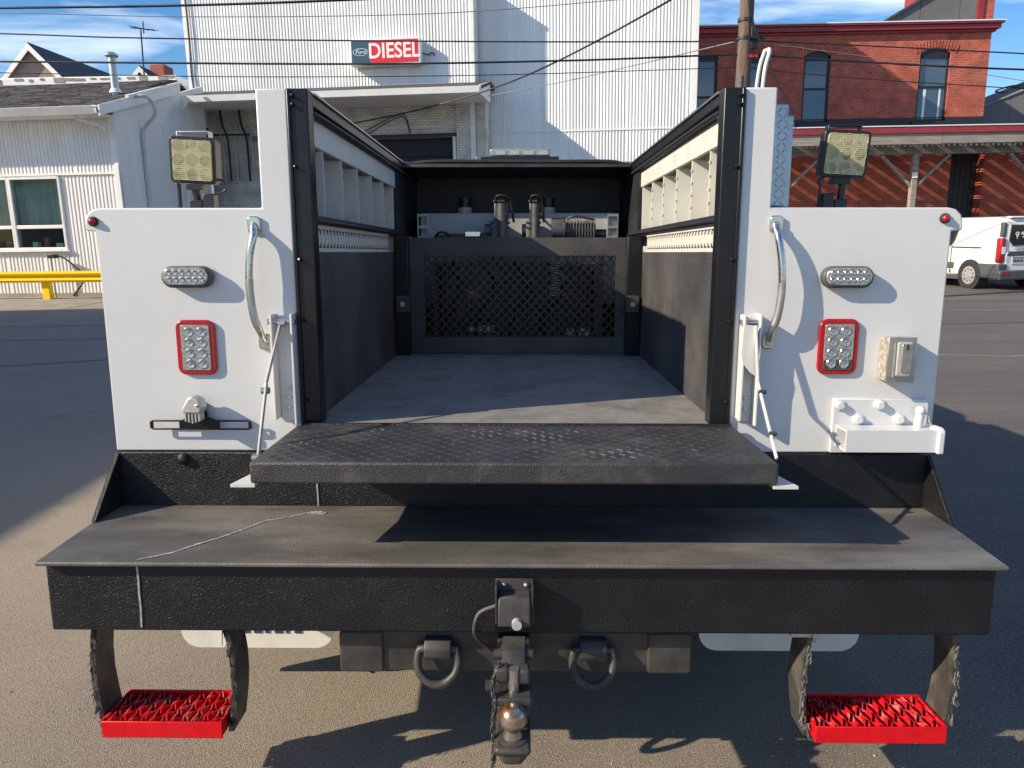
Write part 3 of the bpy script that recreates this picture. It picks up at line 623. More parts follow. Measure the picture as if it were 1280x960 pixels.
# --- trailer plug on the beam
cx, cz = -.014, .640
ts = part('trailer_socket', MB().box(cx-.046, cx+.046, -.412, -.4055, cz-.004, cz+.050).box(cx-.046, cx-.041, -.452, -.410, cz-.046, cz+.048).box(cx+.041, cx+.046, -.452, -.410, cz-.046, cz+.048), M['old_black'], truck, bevel=.001)
part('socket_lid', MB().prism([(-.412,cz+.022), (-.448,cz+.022), (-.462,cz-.010), (-.466,cz-.048), (-.412,cz-.048)], 'x', cx-.039, cx+.039), M['old_black'], ts, bevel=.004)
part('lid_knob', MB().cyl((cx+.006, -.462, cz-.036), (cx+.006, -.480, cz-.036), .012), M['cast'], ts, smooth=40)
for x in (cx-.026, cx+.028): part('socket_screw', MB().ball((x, -.414, cz+.037), .007, 8), M['zinc'], ts, smooth=40)
part('socket_cable', MB().tube(bez([(cx-.045, -.43, cz-.010), (cx-.085, -.43, cz-.03), (cx-.098, -.425, cz-.075), (cx-.09, -.40, cz-.115), (cx-.06, -.37, cz-.16), (cx-.04, -.36, cz-.19)], 6), [.005]*31, 8), M['belt'], ts, smooth=60)
# --- receiver cross bar, D rings
xb = part('receiver_bar', MB().prism(rrect(-.0125, .467, .893, .108, .010), 'y', -.355, -.250), M['old_black'], truck, bevel=.003)
for s in (-1, 1): part('bar_cap', MB().prism(rrect(-.0125+s*.392, .467, .112, .112, .010), 'y', -.362, -.245), M['old_black'], xb, bevel=.005)
for s, u in ((-1, 548), (1, 741)):
    q = pt(u, 815, 'y', -.37); x = q.x
    rm = part('ring_mount', MB().prism([(-.355,.512), (-.378,.510), (-.394,.494), (-.394,.470), (-.382,.458), (-.355,.456)], 'x', x-.034, x+.034), M['old_black'], xb, bevel=.004)
    part('tow_ring', MB().tube(bez([(x-.047,-.376,.484), (x-.052,-.384,.455), (x-.044,-.394,.428), (x-.022,-.400,.408), (x+.0,-.402,.402), (x+.022,-.400,.408), (x+.044,-.394,.428), (x+.052,-.384,.455), (x+.047,-.376,.484)], 4) + [Vector((x+.03,-.376,.487)), Vector((x-.03,-.376,.487))], .0105, 12, closed=True), M['old_black'], xb, smooth=60)
part('receiver_collar', MB().prism(rrect(-.016, .482, .082, .082, .008), 'y', -.385, -.30), M['old_black'], xb, bevel=.004)
part('bar_wire', MB().tube([(-.40,-.35,.414), (-.375,-.352,.404)], .003, 6), M['cable'], xb)
# --- red hanging steps
def bow(x, s, amt):
    z = [.553, .50, .44, .38, .32, .262, .248]
    return [(x + s*amt*math.sin((.553-q)/.30*math.pi)*.9, q) for q in z]
for s in (-1, 1):
    xa, xb_ = (-1.066, -.757) if s < 0 else (.744, 1.073)
    st = part('hanging_step', MB().box(xa, xb_, -.405, -.400, .250, .296).box(xa, xb_, -.272, -.267, .256, .300).box(xa, xa+.004, -.400, -.272, .255, .296).box(xb_-.004, xb_, -.400, -.272, .255, .296).box(xa+.004, xb_-.004, -.400, -.272, .256, .260), M['step_red'], truck, bevel=.002)
    n = 11; wv = (xb_-xa-.016)/n
    for k in range(n+1):
        for sg in (-1, 1):
            x0 = xa+.008+k*wv+sg*.0026; m_ = MB(); vs = []; N_ = 24
            if not xa+.004 < x0 < xb_-.004: continue
            for t_ in range(N_+1):
                y = -.399+.126*t_/N_; w0 = math.sin(math.pi*2.5*t_/N_+(math.pi/2 if k % 2 else 0)); xx = min(max(x0+sg*wv*.36*abs(w0)**1.3, xa+.005), xb_-.005)
                zt = .290+.008*abs(w0)+rnd.uniform(-.0008, .0008)
                vs += [(xx-.0014, y, .270), (xx+.0014, y, .270), (xx+.0014, y, zt), (xx-.0014, y, zt)]
            fs = [(4*t_+q_, 4*t_+(q_+1) % 4, 4*t_+4+(q_+1) % 4, 4*t_+4+q_) for t_ in range(N_) for q_ in range(4)]+[(0,1,2,3), (4*N_+3, 4*N_+2, 4*N_+1, 4*N_)]
            part('grip_strip', m_.add(vs, fs), M['step_worn'], st)
    for e, x in ((-1, xa-.010), (1, xb_+.010)):
        pts = bow(x, e, .018); th = .007
        poly = [(px-th, pz) for px, pz in pts] + [(px+th, pz) for px, pz in reversed(pts)]
        sp = part('step_strap', MB().prism(poly, 'y', -.372, -.285), M['belt'], st)
        b = MB()
        for k in range(70):
            tt = rnd.random(); px, pz = bow(x, e, .018)[min(6, int(tt*7))]; pz = max(pz-rnd.random()*.04, .285)
            yy = -.374; ln = rnd.uniform(.006, .020)*(2.2 if rnd.random() < .1 else 1)
            b.beam((px+rnd.uniform(-th, th), yy, pz), (px+rnd.uniform(-.009, .009)+e*rnd.uniform(0,.004), yy-rnd.uniform(.002,.010), pz-ln), rnd.uniform(.0012,.003), .001)
        part('frayed_edge', b, M['fray'] if s > 0 else M['black_rubber'], st, kind='stuff')
        part('strap_clamp', MB().box(x-.026, x+.026, -.375, -.280, .536, .546), M['old_black'], st, bevel=.002)
    if s > 0: part('shim_block', MB().box(.676, .752, -.38, -.30, .524, .5445), M['cast'], st, bevel=.002)
# --- white mud flaps
for s in (-1, 1):
    xa, xc = (-1.112, -.612) if s < 0 else (.582, 1.100)
    b = MB(); r = .06
    poly = [(xa, .75), (xa, .19+r)]+[(xa+r-r*math.cos(R(a)), .19+r-r*math.sin(R(a))) for a in range(0, 91, 15)]+[(xc-r+r*math.sin(R(a)), .19+r-r*math.cos(R(a))) for a in range(0, 91, 15)]+[(xc, .19+r), (xc, .75)]
    mf = part('mud_flap', MB().prism(poly, 'y', .145, .156), M['flap_white'], truck)
    b = MB()
    if s < 0:
        for k, (u, wd) in enumerate(((292,9), (305,7), (317,10), (331,6), (343,10), (357,4), (368,9))):
            q = pt(u, 786, 'y', .1435); b.box(q.x, q.x+wd*.0026, .1425, .1435, .243, .2555)
        part('printed_letters', b, M['navy_print'], mf, kind='stuff')
# --- running gear, cab and roof beacon (mostly hidden from behind)
for s in (-1, 1):
    part('frame_rail', MB().box(s*.40-.04, s*.40+.04, .03, 5.2, .56, .74), M['dark'], truck)
part('rear_axle', MB().cyl((-.9, 1.15, .40), (.9, 1.15, .40), .06).ball((0, 1.15, .40), .16), M['dark'], truck, smooth=40)
prof = [(.20,-.11), (.36,-.115), (.395,-.095), (.40,-.05), (.40,.05), (.395,.095), (.36,.115), (.20,.11)]
def wheel(x, y, z):
    wl = part('wheel', MB().lathe(prof, (x, y, z), 'x', 32), M['tyre'], truck, smooth=40)
    part('rim', MB().lathe([(.04,-.06), (.12,-.03), (.19,-.08), (.205,-.11), (.205,.11), (.19,.08), (.12,.03), (.04,.06)], (x, y, z), 'x', 24), M['steel_rim'], wl, smooth=40)
for x in (-1.03, -.76, .76, 1.03): wheel(x, 1.15, .435)
for x in (-.95, .95): wheel(x, 4.55, .53)
cab = part('cab', MB().prism([(2.36,.66), (2.36,1.55), (2.40,1.48), (4.15,1.46), (5.35,1.36), (5.52,1.25), (5.55,.70)], 'x', -.93, .93), M['white'], truck, bevel=.05, seg=3)
part('cab_top', MB().prism([(2.38,1.46), (2.46,1.78), (2.62,1.84), (3.32,1.84), (3.52,1.78), (4.08,1.46)], 'x', -.80, .80), M['white'], cab, bevel=.05, seg=3)
part('windscreen', MB().prism([(3.56,1.755), (4.02,1.50), (4.04,1.515), (3.58,1.772)], 'x', -.70, .70), M['van_glass'], cab)
part('rear_window', MB().prism([(2.39,1.50), (2.455,1.76), (2.445,1.765), (2.378,1.505)], 'x', -.60, .60), M['van_glass'], cab)
for s in (-1, 1):
    dr = part('cab_door', MB().prism([(2.62,.80), (3.75,.80), (3.75,1.44), (2.62,1.44)], 'x', s*.93, s*.942), M['white'], cab, bevel=.004)
    part('side_window', MB().prism([(2.60,1.49), (3.86,1.49), (3.44,1.75), (2.64,1.75)], 'x', s*.80, s*.806), M['van_glass'], dr)
lbr = part('roof_beacon', MB().box(-.245, .225, 2.50, 2.66, 2.000, 2.034).box(-.06, .04, 2.54, 2.62, 1.80, 2.0), M['black_plastic'], truck, bevel=.004)
part('beacon_lens', MB().box(-.188, .172, 2.52, 2.64, 2.035, 2.082), M['clear_lens'], lbr, bevel=.012, seg=3)
for k in range(4): part('beacon_lamp', MB().box(-.15+k*.085, -.095+k*.085, 2.517, 2.522, 2.046, 2.070), M['cast'], lbr)

# ------------------------------------------------------------------ gear carried on the truck
tk = truck_root('storage_tank', 'long pale grey steel tank under the black cover at the head of the bed', 'tank')
part('tank_body', MB().box(-.525, .497, 1.86, 2.14, 1.20, 1.672), M['tank'], tk, bevel=.006)
for x in (-.30, .145):
    c_ = part('filler_neck', MB().cyl((x, 1.98, 1.672), (x, 1.98, 1.706), .038), M['tank'], tk, smooth=40)
    part('filler_cap', MB().cyl((x, 1.98, 1.706), (x, 1.98, 1.755), .034), M['black_plastic'], c_, smooth=40)
for x, m_ in ((-.510, 'tank'), (.475, 'tank')):
    b = MB().box(x-.006-.022, x-.022, 1.84, 1.86, 1.545, 1.668).box(x+.022, x+.028, 1.84, 1.86, 1.545, 1.668)
    for z in (1.55, 1.60, 1.66): b.box(x-.022, x+.022, 1.84, 1.86, z-.006, z+.006)
    part('tank_bracket', b, M['galv'], tk)
eng = truck_root('generator_engine', 'black generator engine behind the diamond mesh of the bed gate', 'engine')
part('engine_block', MB().box(-.40, .36, 1.60, 1.80, 1.00, 1.42).box(-.28, .1, 1.58, 1.6, 1.02, 1.2), M['dark'], eng, bevel=.01)
b = MB().lathe([(.155,0), (.155,-.03), (.140,-.035), (.135,-.01)], (-.235, 1.60, 1.275), 'y', 28)
fg = part('fan_shroud', b, M['pump'], eng, smooth=40)
for k in range(12):
    a = 2*math.pi*k/12; part('fan_blade', MB().beam((-.235+.03*math.cos(a), 1.572, 1.275+.03*math.sin(a)), (-.235+.132*math.cos(a+.2), 1.578, 1.275+.132*math.sin(a+.2)), .022, .004, up=(0,1,0)), M['old_black'], fg)
part('fan_hub', MB().cyl((-.235, 1.565, 1.275), (-.235, 1.6, 1.275), .035), M['pump'], fg, smooth=40)
part('warning_label', MB().box(-.26, -.21, 1.560, 1.5645, 1.255, 1.272), M['sign_red'], eng)
part('warning_label', MB().box(-.25, -.22, 1.560, 1.5645, 1.274, 1.281), M['sign_white'], eng)
b = MB()
for k in range(16): b.box(.155-.011*abs(k-8)*.2, .20+.02*math.sin(k), 1.575, 1.60, 1.44-.012*k, 1.446-.012*k)
part('cooling_coil', b, M['cast'], eng, kind='stuff')
part('pulley', MB().tube([(-.02+.10*math.cos(a*.2618), 1.59, 1.26+.10*math.sin(a*.2618)) for a in range(24)], .008, 8, closed=True), M['pump'], eng, smooth=60)
part('nameplate', MB().box(-.262, -.130, 1.575, 1.58, 1.080, 1.115), M['cast'], eng)
part('instruction_label', MB().box(.225, .345, 1.575, 1.578, 1.06, 1.10), M['cast'], eng)
for x0, x1 in ((-.43, -.41), (.36, .40)): part('engine_bracket', MB().box(x0, x1, 1.56, 1.7, 1.0, 1.42), M['pump'], eng)
for k in range(5): part('hose', MB().tube(bez([(-.40+k*.17, 1.58, 1.02), (-.36+k*.16, 1.56, 1.15+.03*(k % 2)), (-.30+k*.17, 1.57, 1.30), (-.33+k*.15, 1.6, 1.43)], 5), .010, 8), M['black_rubber'], eng, smooth=60)
for i, (x, w_, lab) in enumerate(((-.105, .098, 'black angular valve pump with side lugs standing left of its twin above the gate'), (.064, .074, 'slimmer black valve pump with a thin lever beside the drum above the gate'))):
    pm = truck_root('valve_pump', lab, 'pump', 'valve pumps in front of the grey tank')
    b = MB().box(x-w_*.42, x+w_*.42, 1.70, 1.80, 1.44, 1.63).box(x-w_*.5, x+w_*.5, 1.705, 1.79, 1.47, 1.55).box(x-w_*.30, x+w_*.44, 1.705, 1.79, 1.63, 1.715)
    part('pump_body', b, M['pump'], pm, bevel=.006)
    for z in (1.50, 1.525, 1.59, 1.615): part('pump_rib', MB().box(x-w_*.53, x+w_*.5, 1.695, 1.80, z, z+.008), M['old_black'], pm)
    part('pump_cylinder', MB().cyl((x+w_*.1, 1.70, 1.49), (x+w_*.1, 1.70, 1.71), w_*.24), M['pump'], pm, smooth=40)
    part('pump_hose', MB().tube(bez([(x-w_*.2, 1.69, 1.72), (x-w_*.1, 1.66, 1.745), (x+w_*.5, 1.67, 1.73), (x+w_*.7, 1.72, 1.62)], 5), .006, 8), M['black_rubber'], pm, smooth=60)
    part('pump_flange', MB().cyl((x-w_*.8, 1.75, 1.58), (x-w_*.5, 1.75, 1.58), .032), M['pump'], pm, smooth=40)
    part('pump_cap', MB().box(x-w_*.35, x+w_*.25, 1.70, 1.76, 1.715, 1.728), M['old_black'], pm, bevel=.003)
    for z in (1.50, 1.56, 1.66): part('pump_bolt', MB().ball((x+w_*.3, 1.698, z), .007, 8), M['zinc'], pm, smooth=40)
    if i: part('lever', MB().cyl((x+.02, 1.71, 1.66), (x+.12, 1.70, 1.565), .006), M['old_black'], pm, smooth=40)
cpx = truck_root('air_compressor', 'black finned air compressor with a round end drum by the right end of the tank', 'compressor')
part('motor_drum', MB().cyl((.155, 1.74, 1.585), (.215, 1.74, 1.585), .056, n=24), M['pump'], cpx, smooth=40)
part('drum_rim', MB().lathe([(.058,.212), (.060,.214), (.060,.224), (.04,.226)], (0, 1.74, 1.585), 'x', 24), M['old_black'], cpx, smooth=40)
part('cylinder_core', MB().cyl((.225, 1.74, 1.58), (.375, 1.74, 1.58), .036), M['pump'], cpx, smooth=40)
for k in range(10): part('cooling_fin', MB().box(.232+k*.0145, .238+k*.0145, 1.70, 1.78, 1.545, 1.63+.004*math.sin(k*2.1)), M['pump'], cpx, bevel=.002)
part('head_pipe', MB().tube(bez([(.23,1.72,1.635), (.27,1.71,1.65), (.33,1.71,1.64), (.37,1.72,1.63)], 5), .006, 8), M['old_black'], cpx, smooth=60)
part('end_motor', MB().cyl((.378, 1.74, 1.56), (.43, 1.74, 1.56), .026), M['black_plastic'], cpx, smooth=40)
case = truck_root('battery_box', 'low black battery box with a bright label in front of the tank above the gate', 'box')
b = MB().prism([(-.43,1.50), (-.14,1.50), (-.14,1.548), (-.18,1.562), (-.36,1.562), (-.43,1.548)], 'y', 1.62, 1.72)
part('box_body', b, M['black_plastic'], case, bevel=.006)
part('box_handle', MB().tube(bez([(-.42,1.61,1.545), (-.40,1.605,1.566), (-.37,1.605,1.566), (-.35,1.61,1.55)], 5), .006, 8), M['black_plastic'], case, smooth=60)
part('box_label', MB().box(-.275, -.200, 1.612, 1.62, 1.546, 1.572), M['chrome'], case, bevel=.003)

# ------------------------------------------------------------------ hitch slid into the receiver, with its chain
hc = truck_root('ball_hitch', 'greasy black ball mount with a rusty chrome tow ball hanging below the bumper', 'hitch')
hx = -.016
hz = lambda v, y: pt(641, v, 'y', y).z
k0, k1 = hz(836, -.53), hz(798, -.47)
part('shank', MB().box(hx-.031, hx+.031, -.50, -.386, .452, .512), M['old_black'], hc, bevel=.006)
part('shank_knuckle', MB().prism([(-.46,k1), (-.515,k1-.006), (-.54,k1-.03), (-.54,k0+.012), (-.51,k0), (-.46,k0+.006)], 'x', hx-.025, hx+.027), M['old_black'], hc, bevel=.012, seg=3)
part('knuckle_pin', MB().cyl((hx-.046, -.505, (k0+k1)/2), (hx+.046, -.505, (k0+k1)/2), .012), M['old_black'], hc, smooth=40)
u0, u1 = hz(925, -.545), hz(838, -.545)
part('upright', MB().prism([(hx-.034,u1), (hx+.036,u1), (hx+.041,u1-.04), (hx+.036,u0), (hx-.034,u0), (hx-.040,u1-.04)], 'y', -.545, -.505), M['old_black'], hc, bevel=.006)
v0, v1 = hz(853, -.57), hz(836, -.57)
part('clevis', MB().box(hx-.042, hx-.010, -.575, -.54, v0, v1), M['old_black'], hc, bevel=.005)
part('clevis', MB().box(hx+.010, hx+.038, -.575, -.54, v0-.003, v1-.002), M['old_black'], hc, bevel=.005)
part('draw_pin', MB().cyl((hx+.002, -.568, v1), (hx+.002, -.568, hz(886, -.568)), .012), M['zinc'], hc, smooth=40)
part('side_bolt', MB().cyl((hx-.064, -.535, hz(858, -.535)), (hx-.03, -.535, hz(858, -.535)), .014, n=8), M['old_black'], hc)
part('jaw_shoulder', MB().box(hx-.045, hx+.043, -.60, -.51, hz(884, -.6), hz(874, -.6)), M['old_black'], hc, bevel=.006)
q = pt(641, 897, 'y', -.62); bc = Vector((q.x, -.62, q.z))
part('ball_platform', MB().box(hx-.040, hx+.040, -.66, -.52, bc.z-.068, bc.z-.050), M['old_black'], hc, bevel=.008)
tb_ = part('tow_ball', MB().lathe([(.020,-.050), (.022,-.040), (.017,-.030), (.018,-.024), (.0262,-.016), (.0292,-.006), (.0300,.002), (.0285,.012), (.0235,.021), (.015,.027), (.012,.0285)], bc, 'z', 28), M['rust_ball'], hc, smooth=50)
part('ball_collar', MB().lathe([(.033,-.056), (.033,-.048), (.024,-.044)], bc, 'z', 24), M['old_black'], tb_, smooth=40)
part('ball_nut', MB().lathe([(.034,-.094), (.038,-.088), (.038,-.066), (.032,-.060)], bc, 'z', 6), M['old_black'], hc, bevel=.003)
part('ball_shank', MB().cyl(bc+Vector((0,0,-.104)), bc+Vector((0,0,-.09)), .016), M['old_black'], hc, smooth=40)
sc_ = truck_root('safety_chain', 'thin black chain hanging beside the rusty tow ball', 'chain')
cpts = bez([pt(u, v, 'y', y) for u, v, y in ((624,832,-.56), (616,856,-.58), (619,882,-.60), (616,908,-.61), (618,935,-.62), (616,956,-.625))], 5)
me = None; acc = 0; k = 0
for a, c in zip(cpts[:-1], cpts[1:]):
    mid = (a+c)/2; d = (c-a).normalized()
    b = MB().tube([(.0055*math.cos(t_*math.pi/5), 0, .0095*math.sin(t_*math.pi/5)) for t_ in range(10)], .0019, 6, closed=True)
    if me is None: me = b.mesh('chain_link', smooth=60)
    o = link('chain_link', me, M['old_black'], sc_, mid); qq = (-d).to_track_quat('Z', 'Y') @ Matrix.Rotation(R(20 if k % 2 else 100), 3, 'Z').to_quaternion(); o.rotation_euler = qq.to_euler(); k += 1
# ------------------------------------------------------------------ background buildings (world frame)
def siding(org, u, n, ln, z0, ztop, pitch=.1, d=.016):
    """ribbed sheet from org along u, ribs standing out along n; ztop(t) gives its top"""
    org, u, n = Vector((*org, 0)), Vector((*u, 0)), Vector((*n, 0)); mb = MB(); xs = [0]
    prof = []; k = 0
    while k*pitch < ln:
        for f_, h in ((.0, 0), (.52, 0), (.62, d), (.90, d)):
            t = (k+f_)*pitch
            if t < ln: prof.append((t, h))
        k += 1
    prof.append((ln, 0))
    vs = []
    for t, h in prof:
        p = org+u*t+n*h; zt = ztop(t) if callable(ztop) else ztop
        vs += [p+Vector((0,0,z0)), p+Vector((0,0,zt))]
    for t, h in prof[:1]+prof[-1:]:
        p = org+u*t-n*.03; zt = ztop(t) if callable(ztop) else ztop
        vs += [p+Vector((0,0,z0)), p+Vector((0,0,zt))]
    m = len(prof); fs = [(2*i, 2*i+2, 2*i+3, 2*i+1) for i in range(m-1)]
    e = 2*m; fs += [(0, 1, e+1, e), (2*m-2, e+2, e+3, 2*m-1), (e, e+1, e+3, e+2)]
    return mb.add(vs, fs)
def side_panels(parent, m, org, u, n, ln, z0, ztop, wd=1.0, **kw):
    k = 0
    while k < ln-.02:
        w_ = min(wd, ln-k); o2 = (org[0]+u[0]*k, org[1]+u[1]*k)
        f_ = (lambda t, k=k: ztop(t+k)) if callable(ztop) else ztop
        part('siding_panel', siding(o2, u, n, w_, z0, f_, **kw), m, parent); k += wd

# --- low white building on the left
lbld = thing('low_building', 'low white ribbed steel building with a grey shingle roof and curtained windows', 'building', (-17.5, 19.6, 0))
FY = 17.3; XR = -10.02
part('wall_core', MB().prism([(-27,FY+.45), (XR-.06,FY+.45), (XR-.06,21.9), (-27,21.9)], 'z', 0, 4.55), M['dark_room'], lbld)
XL = -27.0; wx0, wx1, wz0, wz1 = -18.70, -11.66, 1.215, 3.035
side_panels(lbld, M['cream_siding'], (XL, FY), (1,0), (0,-1), XR-XL, 3.10, 4.60, wd=1.05)
side_panels(lbld, M['cream_siding'], (wx1, FY), (1,0), (0,-1), XR-wx1, .10, 3.06, wd=.9)
side_panels(lbld, M['cream_siding'], (wx0, FY), (1,0), (0,-1), wx1-wx0, .10, wz0-.01, wd=1.05)
side_panels(lbld, M['cream_siding'], (XL, FY), (1,0), (0,-1), wx0-XL, .10, 3.06, wd=1.05)
part('plinth', MB().box(XL, XR+.0, FY-.05, FY+.3, 0, .10), M['concrete'], lbld)
part('band_trim', MB().box(XL, XR-.12, FY-.05, FY, 3.055, 3.105), M['trim'], lbld, bevel=.006)
part('corner_trim', MB().box(XR-.14, XR-.005, FY-.06, FY, .1, 3.28), M['trim'], lbld, bevel=.006)
part('corner_trim', MB().box(XR-.10, XR-.005, FY-.040, FY, 3.281, 4.6), M['cream_siding'], lbld, bevel=.006)
# shaded side wall, plain flush boards
wl = part('side_wall', MB().prism([(FY,.1), (21.9,.1), (21.9,5.95), (FY,4.58)], 'x', XR-.08, XR), M['siding'], lbld)
for y in (18.35, 19.4, 20.5): part('board_joint', MB().box(XR, XR+.012, y, y+.03, .1, 4.5), M['trim'], wl)
# roof of shingle courses
rz = lambda y: 4.57+(y-16.60)*(6.25-4.57)/(22-16.60)
rf = part('roof', MB().prism([(16.60,4.51), (22.0,6.19), (27.0,4.66), (27.0,4.60), (22,6.10), (16.60,4.45)], 'x', XL-.2, XR-.85), M['shingle'], lbld)
part('roof_edge', MB().prism([(16.60,4.51), (20.3,5.66), (20.3,5.58), (16.60,4.45)], 'x', XR-.851, XR+.12), M['shingle'], rf)
nrm = Vector((0, -(rz(22)-rz(16.60)), 22-16.60)).normalized(); sl = Vector((0, 22-16.60, rz(22)-rz(16.60))).normalized(); L_ = (Vector((0,22,rz(22)))-Vector((0,16.60,rz(16.60)))).length
b = MB(); c2 = MB(); row = 0; t = 0
while t < L_-.12:
    x = XL-.2
    xm = XR+.12 if sl.y*t < 3.55 else XR-.85
    while x < xm-.02:
        w_ = rnd.choice((.22, .30, .36, .42)); w_ = min(w_, xm-x); h_ = rnd.uniform(.004, .022)
        p0 = Vector((x, 16.60, rz(16.60)-.06))+sl*t+nrm*.012
        (b if rnd.random() < .6 else c2).add([p0+nrm*h_, p0+Vector((w_-.01,0,0))+nrm*h_, p0+Vector((w_-.01,0,0))+sl*.16+nrm*.002, p0+sl*.16+nrm*.002, p0-nrm*.012, p0+Vector((w_-.01,0,0))-nrm*.012], [(0,1,2,3), (4,5,1,0)])
        x += w_
    t += .14
part('shingle', b, M['shingle'], rf, kind='stuff'); part('shingle', c2, mat('light_shingle', (.105, .095, .098), .9, var=.3, vs=9), rf, kind='stuff')
gt = part('gutter', MB().prism([(16.48,4.37), (16.61,4.37), (16.61,4.55), (16.58,4.55), (16.58,4.41), (16.50,4.41), (16.44,4.55), (16.41,4.55)], 'x', XL-.2, XR+.02), M['gutter'], lbld)
part('drip_edge', MB().box(XL-.2, XR+.02, 16.56, 16.64, 4.555, 4.585), M['trim'], lbld)
part('soffit', MB().box(XL-.2, XR+.02, 16.62, FY-.03, 4.40, 4.44), M['trim'], lbld)
part('rake_board', MB().prism([(16.5,4.34), (20.3,5.47), (20.3,5.72), (16.5,4.58)], 'x', XR+.121, XR+.16), M['trim'], lbld)
part('rake_cap', MB().beam((XR+.14, 17.7, 4.97), (XR+.14, 20.35, 5.765), .10, .06), M['trim'], lbld)
dsp = part('downspout', MB().tube(bez([(XR+.16, 18.0, 5.02), (XR+.40, 18.1, 5.02), (XR+.45, 18.3, 4.88), (XR+.42, 18.4, 4.62), (XR+.10, 18.4, 4.30), (XR+.06, 18.35, 4.1)], 4)+[Vector((XR+.06, 18.35, .2))], .045, 8), M['gutter'], lbld, smooth=50)
part('short_spout', MB().tube([(-10.62, FY-.70, 4.42), (-10.62, FY-.60, 4.32), (-10.28, FY-.10, 4.18), (-10.22, FY-.10, 4.05)], .035, 8), M['trim'], lbld, smooth=40)
part('elbow_hose', MB().tube(bez([(XR+.10, 20.2, 5.05), (XR+.35, 20.1, 5.10), (XR+.40, 20.0, 5.3)], 4), .07, 8), M['trim'], lbld, smooth=50)
# windows
for k in range(5):
    a = wx0+k*(wx1-wx0)/5-.0; x1_ = a+(wx1-wx0)/5
    fr = MB(); zt = wz1; zb = wz0; zm = 1.80
    fr.box(a, a+.05, FY-.07, FY+.10, zb, zt); fr.box(x1_-.05, x1_-.002, FY-.07, FY+.10, zb, zt)
    fr.box(a+.05, x1_-.05, FY-.07, FY+.10, zt-.06, zt); fr.box(a+.05, x1_-.05, FY-.07, FY+.10, zb, zb+.06); fr.box(a+.05, x1_-.05, FY-.06, FY+.06, zm-.05, zm+.04)
    wn = part('window', fr, M['trim'], lbld, bevel=.008)
    part('pane', MB().box(a+.05, x1_-.05, FY+.0, FY+.008, zm+.04, zt-.06), M['glass'], wn); part('pane', MB().box(a+.05, x1_-.05, FY+.0, FY+.008, zb+.06, zm-.05), M['glass'], wn)
    cu = MB(); n = 26; vs = []; fs = []
    for i in range(n+1):
        x = a+.05+(x1_-a-.1)*i/n; y = FY+.16+.045*math.sin(i*1.3+k)+.02*math.sin(i*.5)
        vs += [(x, y, zm-.06), (x+.06*math.sin(k+i*.3), y+.02, zt-.03)]
    fs = [(2*i, 2*i+2, 2*i+3, 2*i+1) for i in range(n)]
    part('curtain', cu.add(vs, fs), M['curtain'], wn, smooth=80)
    for j in range(3): part('sill_item', MB().box(a+.25+j*.33, a+.25+j*.33+rnd.uniform(.10,.2), FY+.20, FY+.32, zb+.02, zb+rnd.uniform(.15,.33)), M[rnd.choice(('trim','timber_dark','roof_red'))], wn)
part('window_sill', MB().box(wx0-.05, wx1+.05, FY-.12, FY-.03, wz0-.05, wz0-.002), M['trim'], lbld, bevel=.008)
vp = part('vent_pipe', MB().cyl((-10.98, 19.0, rz(19)-.1), (-10.98, 19.0, rz(19)+.88), .10), M['galv'], lbld, smooth=40)
part('vent_cap', MB().lathe([(.13,0), (.17,.04), (.17,.07), (.08,.13)], (-10.98, 19.0, rz(19)+.88), 'z', 16), M['galv'], vp, smooth=40)
part('pipe_boot', MB().lathe([(.17,0), (.11,.12)], (-10.98, 19.0, rz(19)-.02), 'z', 16), M['trim'], vp, smooth=40)

# --- yellow guard rail
gr = thing('guard_rail', 'bright yellow steel guard rail in front of the low white building', 'guard rail', (-16, 16.4, 0))
q0, q1 = .43, .70
b = MB().prism([(16.35,q0), (16.28,q0+.02), (16.24,q0+.06), (16.28,q0+.10), (16.36,q0+.125), (16.36,q0+.155), (16.28,q0+.18), (16.24,q0+.22), (16.28,q0+.255), (16.35,q0+.275), (16.37,q0+.265), (16.31,q0+.235), (16.28,q0+.22), (16.31,q0+.19), (16.385,q0+.165), (16.385,q0+.115), (16.31,q0+.09), (16.28,q0+.06), (16.31,q0+.035), (16.37,q0+.01)], 'x', -26, -9.9)
part('rail', b, M['yellow'], gr)
for x in (-24.3, -20.3, -16.2, -11.78): 
    part('post', MB().box(x-.11, x+.09, 16.40, 16.55, 0, .66), M['yellow'], gr, bevel=.01)
sp = thing('standpipe', 'thin black pipe with an angled black hose behind the yellow guard rail', 'pipe', (-12.02, 17.05, 0))
part('pipe', MB().cyl((-12.02, 17.05, 0), (-12.02, 17.05, 1.02), .03), M['galv'], sp, smooth=40)
part('pipe_head', MB().box(-12.08, -11.86, 17.0, 17.1, 1.0, 1.10).box(-11.86, -11.8, 17.02, 17.08, 1.02, 1.08), M['black_plastic'], sp, bevel=.01)
part('hose', MB().tube(bez([(-11.84, 17.05, 1.06), (-11.62, 17.05, .98), (-11.3, 17.02, .72), (-11.12, 17.0, .50), (-11.5, 17.0, .05)], 5), .022, 8), M['black_rubber'], sp, smooth=50)

